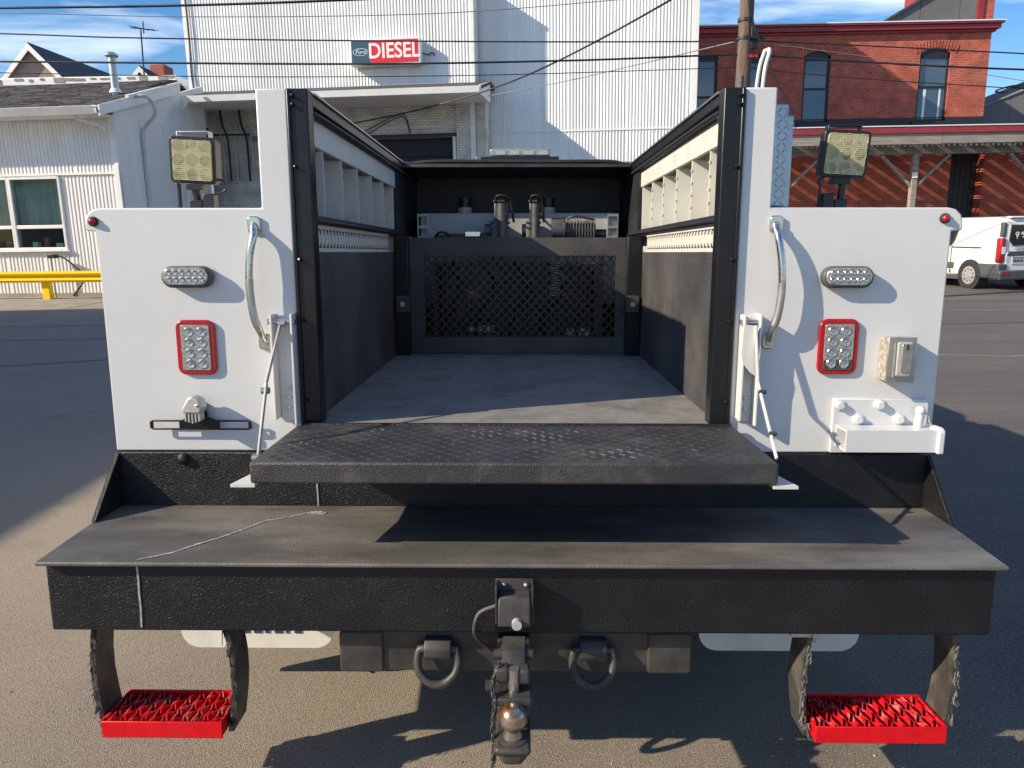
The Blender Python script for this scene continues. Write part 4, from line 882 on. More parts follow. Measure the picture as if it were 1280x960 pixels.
# --- tall white building with its canopy
tall = thing('tall_building', 'tall white ribbed steel building with a brick garage bay under a lean-to canopy', 'building', (-2.4, 26, 0))
BY, WY = 22.0, 23.0
part('block_core', MB().box(-10.4, -1.44, BY+.04, 34, 5.0, 8.93), M['siding'], tall)
part('wing_core', MB().box(-1.40, 5.32, WY+.04, 36, 0, 11.35), M['siding'], tall)
side_panels(tall, M['siding'], (-10.35, BY), (1,0), (0,-1), 8.93, 5.62, 8.98, wd=.98, pitch=.098)
part('corner_trim', MB().box(-1.44, -1.34, BY-.04, BY+.04, 5.62, 8.98), M['trim'], tall)
part('corner_trim', MB().box(-10.47, -10.35, BY-.04, BY+.04, 5.62, 8.98), M['trim'], tall)
side_panels(tall, M['siding'], (-1.36, BY+.04), (0,1), (1,0), .96, 5.62, 8.98, wd=.6)
side_panels(tall, M['siding'], (-1.34, WY), (1,0), (0,-1), 6.66, 4.63, 11.4, wd=.92, pitch=.0985)
side_panels(tall, M['siding'], (-1.34, WY), (1,0), (0,-1), 6.66, .1, 4.58, wd=.92, pitch=.0985)
part('seam_trim', MB().box(-1.34, 5.32, WY-.028, WY, 4.582, 4.628), M['trim'], tall)
part('corner_trim', MB().box(5.32, 5.44, WY-.05, WY+.05, 0, 11.4), M['trim'], tall)
side_panels(tall, M['siding'], (5.36, WY+.05), (0,1), (1,0), 12, .1, 11.4, wd=1.5)
part('roof_cap', MB().box(-1.45, 5.5, WY-.06, 36, 11.4, 11.5), M['trim'], tall)
part('roof_cap', MB().box(-10.48, -1.30, BY-.06, 34, 8.98, 9.08), M['trim'], tall)
part('cable_run', MB().tube(bez([(-10.33, BY-.07, 9.0), (-10.29, BY-.09, 7.6), (-10.34, BY-.07, 6.6), (-10.29, BY-.08, 5.95)], 6), .022, 6), M['cable'], tall, smooth=50)
# brick wall with the garage opening
def wall_open(x0, x1, z0, z1, y, ops, depth=.2, seg=8):
    """front face with openings (xa, xb, za, zb, rise): an arched head when rise > 0; reveals go back by depth"""
    mb = MB(); ops = sorted(ops); x = x0
    def quad(a, b_, c, d): mb.add([(p[0], y, p[1]) for p in (a, b_, c, d)], [(0,1,2,3)])
    for xa, xb, za, zb, rise in ops:
        if xa > x: quad((x,z0), (xa,z0), (xa,z1), (x,z1))
        if za > z0: quad((xa,z0), (xb,z0), (xb,za), (xa,za)); mb.add([(xa,y,za), (xb,y,za), (xb,y+depth,za), (xa,y+depth,za)], [(0,1,2,3)])
        arc = [(xa+(xb-xa)*i/seg, zb-rise+rise*(1-(2*i/seg-1)**2)) for i in range(seg+1)]
        for a, c in zip(arc[:-1], arc[1:]):
            quad(a, c, (c[0],z1), (a[0],z1)); mb.add([(a[0],y,a[1]), (c[0],y,c[1]), (c[0],y+depth,c[1]), (a[0],y+depth,a[1])], [(3,2,1,0)])
        for xx in (xa, xb): mb.add([(xx,y,za), (xx,y,zb-rise), (xx,y+depth,zb-rise), (xx,y+depth,za)], [(0,1,2,3)])
        x = xb
    if x < x1: quad((x,z0), (x1,z0), (x1,z1), (x,z1))
    return mb
bw = part('garage_wall', wall_open(-9.98, -1.95, 0, 5.62, BY, [(-7.4, -2.0, 0, 4.42, 0)], .35), M['white_brick'], tall)
part('garage_interior', MB().box(-7.45, -1.95, BY+.351, BY+.5, 0, 4.46), M['garage_door'], bw)
for k in range(8): part('door_slat', MB().box(-7.4, -2.0, BY+.30, BY+.345, .02+k*.55, .55+k*.55-.02 if k < 7 else 4.40), M['garage_door'], bw)
part('door_lintel', MB().box(-7.6, -1.95, BY-.05, BY-.002, 4.42, 4.52), M['navy_trim'], bw)
part('door_jamb', MB().box(-2.08, -1.99, BY-.04, BY+.1, 0, 4.41), M['trim'], bw)
part('pilaster', MB().box(-1.94, -1.44, BY-.10, BY+.3, 0, 5.60), M['white_brick'], tall)
part('pilaster_trim', MB().box(-1.50, -1.34, BY-.13, BY-.101, 0, 5.58), M['trim'], tall)
part('pilaster_board', MB().box(-1.33, -1.03, BY-.06, WY-.03, 0, 5.58), M['white_brick'], tall)
part('brick_ledge', MB().box(-3.0, -2.25, BY-.06, BY-.002, 4.98, 5.22), M['white_brick'], bw)
part('wall_board', MB().box(-9.98, -2.4, BY-.03, BY-.002, 4.72, 4.74), M['trim'], bw)
# canopy
b = MB().prism([(19.96,5.50), (22.0,5.98), (22.0,5.90), (19.96,5.42)], 'x', -10.0, -.86)
cn = part('canopy_roof', b, M['shingle'], tall)
part('canopy_side', MB().prism([(22.0,5.99), (23.0,6.0), (23.0,5.90), (22.0,5.90)], 'x', -1.33, -.86), M['shingle'], tall)
part('canopy_gutter', MB().prism([(19.78,5.30), (19.90,5.28), (19.955,5.28), (19.955,5.48), (19.93,5.48), (19.93,5.32), (19.82,5.34), (19.78,5.47), (19.75,5.47)], 'x', -9.85, -.92), M['trim'], cn)
part('canopy_soffit', MB().box(-10.0, -.9, 19.96, 21.98, 5.36, 5.40), M['trim'], cn)
part('canopy_end', MB().prism([(19.8,5.26), (22.0,5.36), (22.0,5.98), (19.8,5.50)], 'x', -.915, -.88), M['trim'], cn) 
for x, y, r in ((-9.55,21.6,.03), (-9.38,21.65,.035), (-9.2,21.7,.03), (-8.98,21.72,.028), (-8.8,21.74,.04), (-8.66,21.76,.03)):
    part('conduit', MB().tube(bez([(x, y, 5.36), (x+.05, y, 4.9), (x+.16, y+.05, 4.45), (x+.17, y+.05, 3.2)], 5), r, 6), M['galv' if r < .035 else 'dark'], bw, smooth=50)
part('conduit_bar', MB().cyl((-9.75, 21.62, 4.62), (-8.5, 21.75, 4.62), .03), M['dark'], bw, smooth=40)
part('wall_lamp', MB().box(-8.0, -6.2, 21.4, 21.7, 5.05, 5.20).box(-7.9, -6.2, 21.35, 21.65, 4.86, 4.98), M['navy_trim'], bw, bevel=.02)
for z, sag in ((4.55, .10), (4.47, .16)): part('slack_cable', MB().tube(bez([(-8.6, 21.9, z), (-7.4, 21.9, z+.06), (-5.5, 21.92, z-sag), (-3.9, 21.92, z+.5), (-3.55, 21.92, z+.5), (-3.4, 21.94, z+.02)], 6), .014, 6), M['cable'], bw, smooth=50)
part('bell_conduit', MB().tube(bez([(-8.3, 21.95, 3.78), (-7.1, 21.95, 3.76), (-6.86, 21.95, 3.70), (-6.84, 21.95, 3.2)], 4), .018, 6), M['galv'], bw, smooth=50)
part('alarm_bell', MB().lathe([(.10,-.12), (.12,-.02), (.12,0)], (-6.84, 21.98, 3.08), 'y', 16), M['roof_red'], bw, smooth=40)
# --- sign on the white wall
sg = thing('diesel_sign', 'red and slate wall sign reading DIESEL beside a blue oval', 'sign', (-4.0, 21.9, 6.45))
sx0, sx1, sz0, sz1, sy = -5.09, -2.92, 6.50, 7.24, 21.60
part('sign_box', MB().box(sx0, sx1, sy, 21.96, sz0, sz1), M['sign_white'], sg, bevel=.015)
part('sign_face', MB().box(sx0+.06, sx0+.62, sy-.012, sy-.001, sz0+.05, sz1-.05), M['sign_blue'], sg)
part('sign_face', MB().box(sx0+.64, sx1-.07, sy-.012, sy-.001, sz0+.05, sz1-.05), M['sign_red'], sg)
text('sign_lettering', 'DIESEL', .60, M['sign_white'], sg, ((sx0+.64+sx1-.07)/2, sy-.014, (sz0+sz1)/2), bold=.012, sx=.90)
ox, oz = sx0+.34, (sz0+sz1)/2
b = MB(); 
part('oval_badge', MB().prism([(ox+.235*math.cos(k*.1571), oz+.105*math.sin(k*.1571)) for k in range(40)], 'y', sy-.016, sy-.012), M['sign_white'], sg)
part('oval_badge', MB().prism([(ox+.220*math.cos(k*.1571), oz+.091*math.sin(k*.1571)) for k in range(40)], 'y', sy-.019, sy-.0161), M['logo_blue'], sg)
text('sign_lettering', 'Ford', .17, M['sign_white'], sg, (ox, sy-.021, oz), shear=.35, sx=1.05, ext=.002)
part('sign_cable', MB().tube(bez([(sx1, 21.93, 6.85), (-2.75, 21.93, 6.80), (-2.62, 21.93, 6.86), (-2.55, 21.95, 6.78)], 5), .018, 6), M['cable'], sg, smooth=50)

# --- low flat building behind the shingle roof, two gabled houses, aerial
fb = thing('flat_building', 'long pale flat roofed building just behind the grey shingle roof', 'building', (-20, 34, 0))
part('wall', MB().box(-21.3, -14, 30, 38, 0, 7.65), M['cream_siding'], fb); part('parapet', MB().box(-21.4, -13.9, 29.9, 38.1, 7.65, 7.95), M['trim'], fb, bevel=.03)
for k in range(14):
    x = -21.3+k*.53+rnd.uniform(0,.3); part('parapet_stain', MB().box(x, x+rnd.uniform(.05,.45), 29.875, 29.9, 7.70+rnd.uniform(0,.15), 7.87+rnd.uniform(0,.06)), M['concrete'], fb)
part('parapet', MB().box(-24.9, -21.4, 31, 38, 7.2, 7.6), M['timber_dark'], fb); part('wall', MB().box(-24.8, -21.5, 31.2, 38, 0, 7.2), M['siding'], fb)
def gable_house(name, label, cx, y, hw, ze, zr, ln, wall, roof, trimm):
    h = thing(name, label, 'house', (cx, y, 0), 'gabled houses behind the low roof')
    part('wall', MB().prism([(cx-hw, 0), (cx+hw, 0), (cx+hw, ze), (cx-hw, ze)], 'y', y+.02, y+ln), M['siding'], h)
    part('gable', MB().prism([(cx-hw, ze-.6), (cx+hw, ze-.6), (cx+hw, ze), (cx, zr-.15), (cx-hw, ze)], 'y', y-.05, y+.4), wall, h)
    sl_ = (zr-ze)/hw; e = hw*.22
    for s in (-1, 1):
        rr = part('roof', MB().prism([(cx, zr), (cx+s*(hw+e), ze-sl_*e), (cx+s*(hw+e), ze-sl_*e+.14), (cx, zr+.16)], 'y', y-.35, y+ln), roof, h)
        part('barge_board', MB().prism([(cx, zr-.30), (cx+s*(hw+e), ze-sl_*e-.28), (cx+s*(hw+e), ze-sl_*e+.10), (cx, zr+.10)], 'y', y-.42, y-.351), M['trim'], rr)
    return h
h1 = gable_house('gabled_house', 'brown shingled gable house with a long dark roof at the far left', -28.95, 45, 1.55, 11.1, 12.75, 9.5, M['gable_brown'], M['roof_dark'], None)
part('bay', MB().prism([(-30.3,45.1), (-27.4,45.1), (-27.9,44.6), (-29.4,44.5)], 'z', 9.2, 10.55), M['gable_brown'], h1)
h2_ = gable_house('gabled_house', 'small white trimmed gable house with a red tiled roof near the aerial', -27.3, 55, .85, 12.6, 13.5, 1.6, M['gable_brown'], M['roof_dark'], None)
part('chimney', MB().box(-27.2, -26.1, 56.0, 57.5, 12.5, 14.0), M['roof_red'], h2_, bevel=.05)
an = thing('roof_aerial', 'thin television aerial on a mast against the clouds', 'aerial', (-24.6, 50, 11))
q = pw(176, 38, 'y', 50); q2 = pw(178, 92, 'y', 50)
part('mast', MB().cyl((q2.x, 50, 9.0), (q.x, 50, q.z), .05), M['dark'], an)
for k in range(6): part('crossbar', MB().beam((q.x-.5+.15*k, 49.4+k*.2, q.z+.15), (q.x-.1+.17*k, 50.4+.1*k, q.z+.15+.05*(k % 2)), .03, .03), M['dark'], an)
part('boom', MB().beam((q.x-.6, 49.8, q.z+.12), (q.x+.7, 50.3, q.z+.10), .04, .04), M['dark'], an)
part('whip', MB().cyl((q.x+.18, 50, q.z-.2), (q.x+.20, 50, q.z+.55), .04), M['dark'], an)

# --- brick building on the right
bb = thing('brick_building', 'red brick building with tall arched windows and a maroon cornice', 'building', (13, 30, 0))
Y = 26.0
wins = [(5.75, 7.02, 4.75, 7.46, 0), (7.75, 8.62, 4.75, 7.50, .14), (10.05, 10.98, 5.13, 7.55, .16), (14.10, 15.16, 5.12, 7.56, .16)]
fw = part('upper_wall', wall_open(5.5, 16.5, 5.0, 8.06, Y, [(a, c, max(z0, 5.001), z1, r_) for a, c, z0, z1, r_ in wins], .22), M['brick'], bb)
LY = 22.5; dl, dr, dt = pw(1187,220,'y',LY).x, pw(1228,220,'y',LY).x, pw(1205,190,'y',LY).z+.35
part('lower_wall', wall_open(5.6, 24, 0, 3.95, LY, [(dl, dr, 0, dt, 0)], .4), M['brick'], bb)
part('flat_roof', MB().box(5.6, 24, LY+.02, Y-.05, 3.955, 4.05), M['roof_dark'], bb)
part('dark_band', wall_open(5.5, 16.5, 4.452, 5.26, Y-.03, [(a, c, 4.78, 5.26, 0) for a, c, *_ in wins], .2), M['navy_trim'], bb)
part('band_sill', MB().box(5.5, 16.5, Y-.06, Y-.031, 4.985, 5.015), M['trim'], bb) if False else None
part('end_wall', MB().box(16.35, 16.5, Y+.001, 36, 0, 8.06), M['brick_side'], bb)
part('wall_core', MB().box(5.5, 16.34, Y+.6, 36, 0, 7.9), M['dark_room'], bb)
for z0, z1, d_ in ((8.06, 8.14, .10), (8.14, 8.30, .20), (8.30, 8.37, .27)):
    part('cornice', MB().box(5.4, 16.5+d_, Y-d_, Y+.4, z0+.001, z1), M['maroon'], bb, bevel=.015)
part('cornice_cap', MB().box(5.4, 16.8, Y-.29, Y+.4, 8.371, 8.41), M['trim'], bb)
for a, c, z0, z1, r_ in wins:
    z0 = max(z0, 4.80); seg = 8
    arc = [(a+(c-a)*i/seg, z1-r_+r_*(1-(2*i/seg-1)**2)) for i in range(seg+1)]
    fr = MB(); t = .07
    fr.box(a, a+t, Y+.06, Y+.16, z0, z1-r_); fr.box(c-t, c, Y+.06, Y+.16, z0, z1-r_); fr.box(a+t, c-t, Y+.06, Y+.16, z0, z0+.09)
    zm = (z0+z1)/2-.05; fr.box(a+t, c-t, Y+.05, Y+.15, zm-.03, zm+.04)
    if r_: fr.prism(arc+[(c, z1-r_-.14), (a, z1-r_-.14)], 'y', Y+.06, Y+.16)
    else: fr.box(a+t, c-t, Y+.06, Y+.16, z1-.16, z1)
    wn = part('window', fr, M['navy_trim'], bb)
    part('pane', MB().box(a+t, c-t, Y+.11, Y+.12, zm+.04, z1-r_-.12), M['blue_glass'], wn); part('pane', MB().box(a+t, c-t, Y+.09, Y+.10, z0+.09, zm-.03), M['blue_glass'], wn)
    part('sill', MB().box(a-.16, c+.16, Y-.14, Y+.05, z0-.12, z0-.001), M['navy_trim'], wn, bevel=.01)
    if a > 14: part('blind', MB().box(a+t+.18, a+t+.27, Y+.084, Y+.089, z0+.1, zm-.05).box(c-.26, c-.2, Y+.084, Y+.089, z0+.1, zm-.05), M['trim'], wn)
    # arch of upright bricks
    n = 13
    for k in range(n+1):
        f_ = k/n; x = a-.14+(c-a+.28)*f_; zz = z1+.02-(r_ or .1)*(2*f_-1)**2
        tilt = (f_-.5)*.5
        part('brick', MB().beam((x, Y-.012, zz), (x+tilt*.28, Y-.012, zz+.26), .065, .03, up=(0,1,0)), M['brick'], fw)
dd = part('doorway', MB().box(dl, dr, LY+.401, LY+.5, 0, dt), M['navy_trim'], bb)
for k in range(6): part('door_board', MB().box(dl+.02+k*(dr-dl-.04)/6, dl+.02+(k+.92)*(dr-dl-.04)/6, LY+.34, LY+.40, .02, dt-.02), M['navy_trim'], dd)
part('door_rail', MB().box(dl+.02, dr-.02, LY+.31, LY+.34, 2.5, 2.6), M['navy_trim'], dd)
# --- lean-to timber canopy in front of it
CY = 19.35; By = 19.95
zc = lambda u, v, y=CY: pw(u, v, 'y', y).z
zt_, zr1, zf0, zb0, zb1 = zc(1140,157), zc(1140,167), zc(1140,180), zc(1140,193,By), zc(1140,180.5,By)
tcn = thing('timber_canopy', 'weathered timber lean-to with a maroon top edge in front of the brick wall', 'canopy', (14, 21, 0))
px0, px1 = 5.7, 22.0
part('top_edge', MB().box(px0, px1, CY-.06, CY+.08, zr1, zt_-.03), M['maroon'], tcn, bevel=.01)
part('edge_cap', MB().box(px0, px1, CY-.08, CY+.10, zt_-.028, zt_), M['trim'], tcn)
x = px0
while x < px1:
    w_ = min(rnd.uniform(2.0, 3.2), px1-x); part('fascia_board', MB().box(x, x+w_-.015, CY-.02+rnd.uniform(0,.012), CY+.02, zf0+rnd.uniform(-.012,.012), zr1-.002), M['weathered'], tcn, bevel=.006); x += w_
b = MB(); x = px0
while x < px1-.2:
    b.prism([(x, zf0+.01), (x+.14, zf0+.01), (x+.07, zf0-.07)], 'y', CY+.022, CY+.04); x += .15
part('scalloped_edge', b, M['weathered'], tcn, kind='stuff')
x = px0; zf = zr1-.09; zbk = 3.93
while x < px1:
    for w_, gp in ((.50, .045), (.06, .045)):
        part('roof_board', MB().prism([(CY+.05, zf), (LY-.02, zbk), (LY-.02, zbk+.008), (CY+.05, zf+.008)], 'x', x, x+w_), M['timber_dark'], tcn); x += w_+gp
for y in (20.6, 21.5, 22.3): part('purlin', MB().box(px0, px1, y, y+.05, zf-.05+(y-CY)*.02-.06, zf+(y-CY)*.02-.05), M['timber_dark'], tcn)
part('beam', MB().box(px0, px1, By-.08, By+.08, zb0, zb1), M['timber_dark'], tcn, bevel=.01)
xp = pw(1142, 220, 'y', By).x; xq = pw(983, 220, 'y', By).x
for k in range(-1, 3):
    x = xp+k*(xp-xq)
    if not px0 < x < px1: continue
    po = part('post', MB().box(x-.08, x+.08, By-.081, By+.081, 0, zb0-.002), M['weathered'], tcn, bevel=.01)
    for s in (-1, 1): part('brace', MB().beam((x+s*.08, By, zb0-.86), (x+s*.95, By, zb0-.02), .065, .10, up=(0,1,0)), M['weathered'], tcn)
    part('post_patch', MB().box(x-.09, x+.06, By-.11, By-.083, zb0-.65, zb0-.5), M['trim'], tcn)
# --- grey buildings behind
gb = thing('grey_building', 'grey sloped gable wall with a red brick end rising behind the maroon cornice', 'building', (13, 33, 0))
zz = lambda x: 9.15+(x-14.0)*.78
xs = [13.6, 14.06, 15.15, 16.5, 17.72]
xs = [pw(u, 20, 'y', 30).x for u in (1086, 1110, 1150, 1199, 1220)]
a_, b_ = pw(1090, 36, 'y', 30), pw(1150, 0, 'y', 30); slp = (b_.z-a_.z)/(b_.x-a_.x)
for k in range(4):
    xa, xb2 = xs[k]+.012, xs[k+1]-.012; ta = a_.z+(xa-a_.x)*slp; tb2 = a_.z+(xb2-a_.x)*slp
    part('wall_panel', MB().prism([(xa,0), (xb2,0), (xb2,tb2), (xa,max(ta,.5))], 'y', 30, 36), M['grey_wall'], gb)
part('gable_cap', MB().beam((xs[0]-.1, 30.5, a_.z+(xs[0]-.1-a_.x)*slp), (xs[4], 30.5, a_.z+(xs[4]-a_.x)*slp), 1.2, .08), M['roof_dark'], gb)
xe = pw(1241, 20, 'y', 30).x
part('end_trim', MB().box(xs[4]+.0, xs[4]+.24, 29.9, 36, 0, 14), M['maroon'], gb); part('brick_end', MB().box(xs[4]+.25, xe, 29.95, 36, 0, 14.5), M['brick'], gb)
gw = thing('grey_shed', 'plain grey wall with a sloping top right of the brick building', 'building', (22, 31, 0))
a_, b_ = pw(1214, 139, 'y', 29.5), pw(1280, 113, 'y', 29.5); slp = (b_.z-a_.z)/(b_.x-a_.x)
xs = [a_.x, a_.x+1.52, a_.x+3.2, a_.x+5.6]
for k in range(3):
    part('wall_panel', MB().prism([(xs[k]+.01,0), (xs[k+1]-.01,0), (xs[k+1]-.01, a_.z+(xs[k+1]-a_.x)*slp), (xs[k]+.01, a_.z+(xs[k]-a_.x)*slp)], 'y', 29.5, 35), M['grey_wall'], gw)
part('wall_cap', MB().beam((xs[0], 29.55, a_.z+.02), (xs[3], 29.55, a_.z+.02+(xs[3]-xs[0])*slp), .2, .05), M['concrete'], gw)

# --- neighbouring building out of frame on the left: its shadow lies across the lot
nb = thing('neighbour_building', 'plain white steel shed beyond the left edge of the lot', 'building', (-17, 5.5, 0))
nh = 5.75
part('wall', MB().box(-20.5, -12.0, -10, 9.9, 0, nh-.1), M['cream_siding'], nb)
side_panels(nb, M['cream_siding'], (-12.0, 9.9), (0,-1), (1,0), 19.9, .05, nh-.08, wd=1.2)
part('roof', MB().prism([(-20.7,nh-.1), (-11.8,nh-.1), (-11.8,nh), (-16.2,nh+.9), (-20.7,nh)], 'y', -10.2, 10.1), M['shingle'], nb)

# ------------------------------------------------------------------ white van
van = thing('parked_van', 'white panel van parked in front of the brick building with printed black windows', 'van')
VM = Matrix.Translation((10.72, 15.05, 0)) @ Matrix.Rotation(R(9), 4, 'Z')
van.matrix_world = VM
VW, VH, VL = 1.74, 1.66, 4.25          # x: 0 left side .. VW right, y: 0 rear .. VL front
b = MB(); secs = []
# body as cross sections along the length
for y, zt, ins, zb2 in ((.0, 1.50, .10, .42), (.05, 1.62, .06, .40), (.35, 1.655, .03, .36), (.6, 1.656, .028, .345), (.9, 1.657, .026, .33), (1.2, 1.659, .023, .315), (1.5, 1.66, .02, .30), (1.9, 1.655, .023, .30), (2.3, 1.648, .027, .30), (2.7, 1.64, .03, .30), (3.0, 1.56, .07, .30), (3.45, 1.10, .02, .30), (4.05, .96, .04, .32), (4.25, .78, .14, .36)):
    zw = min(.92, zt-.12); r_ = []
    for s, xb in ((0, 0), (1, VW)):
        pass
    tin = .13*(zt-zw)/.74
    pr = [(ins+.04, zb2), (ins, zb2+.14), (ins, zw), (ins+tin*.75, zt-.10), (ins+tin+.05, zt-.02), (ins+tin+.20, zt)]
    pr = pr+[(VW-x_, z_) for x_, z_ in reversed(pr)]
    secs.append([(x_, y, z_) for x_, z_ in pr])
n = len(secs[0]); vs = [p for s_ in secs for p in s_]
fs = [(i*n+k, i*n+(k+1) % n, (i+1)*n+(k+1) % n, (i+1)*n+k) for i in range(len(secs)-1) for k in range(n)]+[tuple(range(n-1,-1,-1)), tuple((len(secs)-1)*n+k for k in range(n))]
body = part('body', b.add(vs, fs), M['van_white'], van, bevel=.02, smooth=35)
def wpt(mb_poly, y0=-.03, y1=.02): return MB().prism(mb_poly, 'y', y0, y1)
part('roof_lip', MB().box(.22, VW-.22, -.03, .12, 1.615, 1.655), M['van_white'], van, bevel=.015)
part('rear_bumper', MB().box(.03, VW-.03, -.10, .25, .24, .46).box(.0, .24, -.06, .70, .27, .60).box(VW-.24, VW, -.06, .70, .27, .60), M['van_grey'], van, bevel=.03)
part('tailgate_panel', MB().prism(rrect(VW/2, .64, 1.36, .44, .05), 'y', -.035, .0), M['van_white'], van, bevel=.012)
rw = part('rear_window', wpt([(.27,1.47), (.25,1.12), (.34,1.02), (1.40,1.02), (1.49,1.12), (1.47,1.47)], -.022, .03), M['van_glass'], van, bevel=.006)
b = MB()
for k in range(9):
    a1 = k*.7; b.prism(rrect(.43+.035*math.cos(a1), 1.27+.03*math.sin(a1), .032, .032, .012, 3), 'y', -.025, -.0222)
b.prism([(.40,1.245), (.46,1.245), (.43,1.15)], 'y', -.0252, -.0222)
for k in range(11): b.box(.53+k*.05, .57+k*.05, -.025, -.0222, 1.25-.01*(k % 2), 1.31+.012*(k % 3))
for k in range(9): b.box(.56+k*.05, .595+k*.05, -.025, -.0222, 1.185, 1.215)
part('window_print', b, M['sign_white'], rw, kind='stuff')
part('rear_wiper', MB().beam((.30,-.035,1.0), (.72,-.035,1.04), .02, .012), M['black_plastic'], van)
part('plate_recess', MB().prism([(.20,.80), (.26,.88), (1.10,.88), (1.16,.80), (1.10,.775), (.26,.775)], 'y', -.045, -.034), M['van_grey'], van)
lp2 = part('licence_plate', MB().box(.34, .65, -.052, -.036, .60, .755), M['trim'], van, bevel=.004)
part('plate_band', MB().box(.345, .645, -.0545, -.0525, .72, .75), M['sign_blue'], lp2)
b = MB()
for k in range(6): b.box(.365+k*.045, .395+k*.045, -.0545, -.0525, .635, .70)
part('plate_characters', b, M['navy_print'], lp2, kind='stuff')
for s, xa in ((0, .045), (1, VW-.185)):
    tl = part('tail_lamp', MB().box(xa, xa+.13, -.028, .13, .62, 1.18), M['red_lens'], van, bevel=.03)
    part('lamp_lens', MB().box(xa+.03, xa+.115, -.034, -.027, .82, .98), M['sign_white'], tl, bevel=.005)
    part('corner_pillar', MB().box(xa+.035, xa+.115, -.012, .10, 1.20, 1.52), M['van_grey'], van, bevel=.02)
part('rear_reflector', MB().box(.10, .26, -.106, -.10, .36, .43), M['red_lens'], van); part('rear_reflector', MB().box(VW-.26, VW-.10, -.106, -.10, .36, .43), M['red_lens'], van)
for s, X in ((-1, 0), (1, VW)):
    def px(d_): return X+s*d_
    sw = part('side_window', MB().prism([(1.52,1.00), (2.34,1.00), (2.34,1.40), (1.34,1.43), (1.42,1.12)], 'x', px(-.06), px(-.008)), M['van_glass'], van)
    b = MB()
    for k in range(7): b.box(px(-.008), px(-.0055), 1.60+k*.09, 1.665+k*.09, 1.24, 1.34)
    for k in range(6): b.box(px(-.008), px(-.0055), 1.64+k*.09, 1.70+k*.09, 1.17, 1.21); b.box(px(-.008), px(-.0055), 1.64+k*.09, 1.69+k*.09, 1.08, 1.13)
    part('window_print', b, M['sign_white'], sw, kind='stuff')
    part('rub_strip', MB().box(px(-.02), px(.012), 1.35, 2.6, .46, .60), M['van_grey'], van, bevel=.01)
    part('slider_rail', MB().box(px(-.035), px(.006), .55, 1.45, .955, .975), M['van_grey'], van)
    for yy in (1.46, 2.44): part('door_seam', MB().box(px(-.03), px(.0), yy, yy+.012, .34, .98), M['van_grey'], van)
    part('door_pull', MB().box(px(-.01), px(.018), 2.25, 2.38, .88, .92), M['van_white'], van, bevel=.01)
    part('rocker', MB().box(px(-.06), px(.006), .60, 3.2, .20, .31), M['van_grey'], van, bevel=.01)
    for wy in (.80, 3.45):
        b = MB().lathe([(.355,px(.012)), (.30,px(.012)), (.30,px(-.20)), (.355,px(-.20))], (0, wy, .33), 'x', 28)
        part('wheel_arch', MB().cyl((px(-.25), wy, .33), (px(.010), wy, .33), .352, n=28), M['dark_room'], van)
        wl = part('wheel', MB().lathe([(.20,px(-.02)), (.27,px(.018)), (.30,px(.012)), (.315,px(-.02)), (.315,px(-.16)), (.30,px(-.2)), (.2,px(-.2))], (0, wy, .315), 'x', 28), M['tyre'], van, smooth=40)
        rm = part('hubcap', MB().lathe([(.21,px(.015)), (.19,px(.005)), (.06,px(.012)), (.02,px(.02))], (0, wy, .315), 'x', 24), M['steel_rim'], wl, smooth=40)
        b = MB()
        for k in range(9):
            a1 = k*2*math.pi/9; c1 = (wy+.145*math.cos(a1), .315+.145*math.sin(a1)); b.prism(rrect(c1[0], c1[1], .045, .045, .018, 3), 'x', px(.004), px(.016))
        part('hub_hole', b, M['van_grey'], wl, kind='stuff')
part('windscreen', MB().prism([(3.04,1.50), (3.42,1.12), (3.44,1.14), (3.06,1.53)], 'x', .16, VW-.16), M['van_glass'], van)
for X in (.10, VW-.34): part('headlight', MB().box(X, X+.24, 4.10, 4.22, .72, .86), M['clear_lens'], van, bevel=.02)

# ------------------------------------------------------------------ pole and wires
up = thing('utility_pole', 'weathered brown timber utility pole in front of the brick building', 'utility pole', (3.93, 12.0, 0))
q = pw(927, 10, 'y', 12)
rr = lambda z: .135-.0022*z*1.0
part('pole_shaft', MB().tube([(3.93+.012*z, 12.0, z) for z in (0, 2, 4, 6, 8, 9.6)], [.155, .145, .130, .118, .108, .10], 16), M['pole'], up, smooth=50)
for z in (5.02, 4.72): part('clamp_band', MB().cyl((3.98, 12, z), (3.98, 12, z+.05), .137), M['dark'], up, smooth=40)
part('cable_bracket', MB().box(4.05, 4.16, 11.86, 12.1, 4.55, 4.92).box(4.0, 4.30, 11.82, 11.9, 4.70, 4.74), M['dark'], up, bevel=.01)
part('red_tag', MB().box(4.02, 4.16, 11.80, 11.83, 4.40, 4.44), M['sign_red'], up)
for z in (3.4, 3.9, 5.6): part('staple_strip', MB().box(3.86, 3.88, 11.845, 11.86, z, z+.25), M['galv'], up)
part('crossarm', MB().box(3.95, 4.15, 11.84, 11.94, 8.6, 8.75) if False else MB().beam((2.9, 11.85, 8.7), (5.1, 11.85, 8.7), .1, .12), M['pole'], up)
def wire(label, pts, Y, r, m='cable', ext=True):
    ps = []
    for q in pts:
        u, v = q[:2]; y = q[2] if len(q) > 2 else Y; ps.append(pw(u, v, 'y', y))
    if ext: ps = [ps[0]+(ps[0]-ps[1]).normalized()*6]+ps
    o = part('overhead_wire', MB().tube(bez(ps, 10), r, 6), M[m], None, smooth=60)
    tag(o, label, 'wire', 'overhead wires across the lot'); return o
wire('thick black wire, topmost of those in front of the tall white wall', [(0,10), (220,7), (430,0), (700,-14), (927,-30)], 12, .021)
wire('hair thin wire just under the topmost thick one, over the sky on the left', [(0,16), (250,21), (540,17), (770,0), (927,-14)], 12, .0075, 'cable_grey')
wire('medium wire crossing just above the oval badge of the sign', [(0,42), (200,48), (600,52), (865,52), (927,51)], 12, .013)
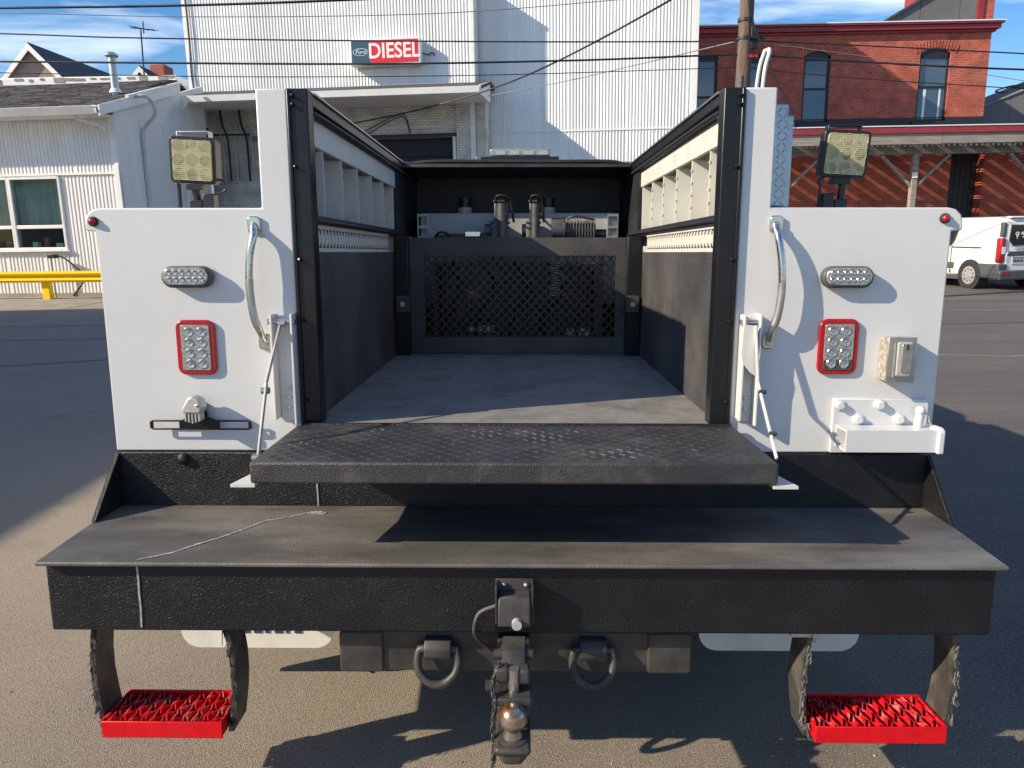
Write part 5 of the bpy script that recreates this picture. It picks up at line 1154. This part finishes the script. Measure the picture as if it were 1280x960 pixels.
wire('thickest wire, crossing the bottom edge of the sign', [(0,77), (430,80), (700,76), (865,70), (927,68)], 12, .018)
wire('thin wire crossing the white wall just under the sign', [(0,91), (300,96), (600,94), (870,86), (927,84)], 12, .008)
wire('thick wire leaving the pole to the right across the second arched window', [(927,68), (1040,75), (1160,82), (1280,87), (1400,90)], 12, .018, ext=False)
wire('medium wire leaving the pole to the right just under the cornice', [(927,50), (1100,58), (1280,67), (1400,72)], 12, .012, ext=False)
wire('thin wire leaving the pole to the right, ending in a slack loop over the sky', [(927,84), (1060,97), (1230,108), (1280,111), (1400,116)], 12, .009, ext=False)
wire('faint wire running down to the right past the brick corner', [(927,50), (1150,80), (1280,101), (1400,118)], 12, .0055, 'cable_grey', ext=False)
wire('heavy service cable sagging diagonally to the garage wall', [(927,-60,12), (838,0,13.5), (700,75,16.5), (612,112,19), (520,138,20.5), (438,155,21.9)], 12, .021, 'cable', ext=False)
wire('light cable rising from the canopy corner to the pole', [(610,120,20), (700,103,17.5), (800,80,14.5), (927,50,12)], 12, .010, 'cable_grey', ext=False)
wire('slack black cable dropping from the pole behind the pale looped handle', [(931,-20), (944,35), (958,68), (970,100), (986,130), (995,160)], 11.8, .013, ext=False)
wire('black cable hanging close beside the pole', [(936,-20), (936,20), (938,60), (948,74), (960,72)], 11.8, .010, ext=False)
lp = [pw(u, v, 'y', 12) for u, v in ((1280,106), (1262,108), (1244,114), (1256,115), (1266,109), (1290,112))]
o = part('cable_loop', MB().tube(bez(lp, 6), .016, 6), M['cable'], None, smooth=60); tag(o, 'black slack loop of cable over the sky at the right edge', 'cable')

# the low and the tall white buildings stand a few degrees askew to the truck
def spin(o, px, py, deg):
    m_ = Matrix.Rotation(R(deg), 3, 'Z'); p_ = Vector((px, py, 0)); o.location = p_+m_@(o.location-p_); o.rotation_euler.z = R(deg)
for o in (lbld, gr, sp, bpy.data.objects['concrete_apron']): spin(o, -11.5, 17.3, -5)
for o in (tall, sg): spin(o, -1.4, 22.0, -5)
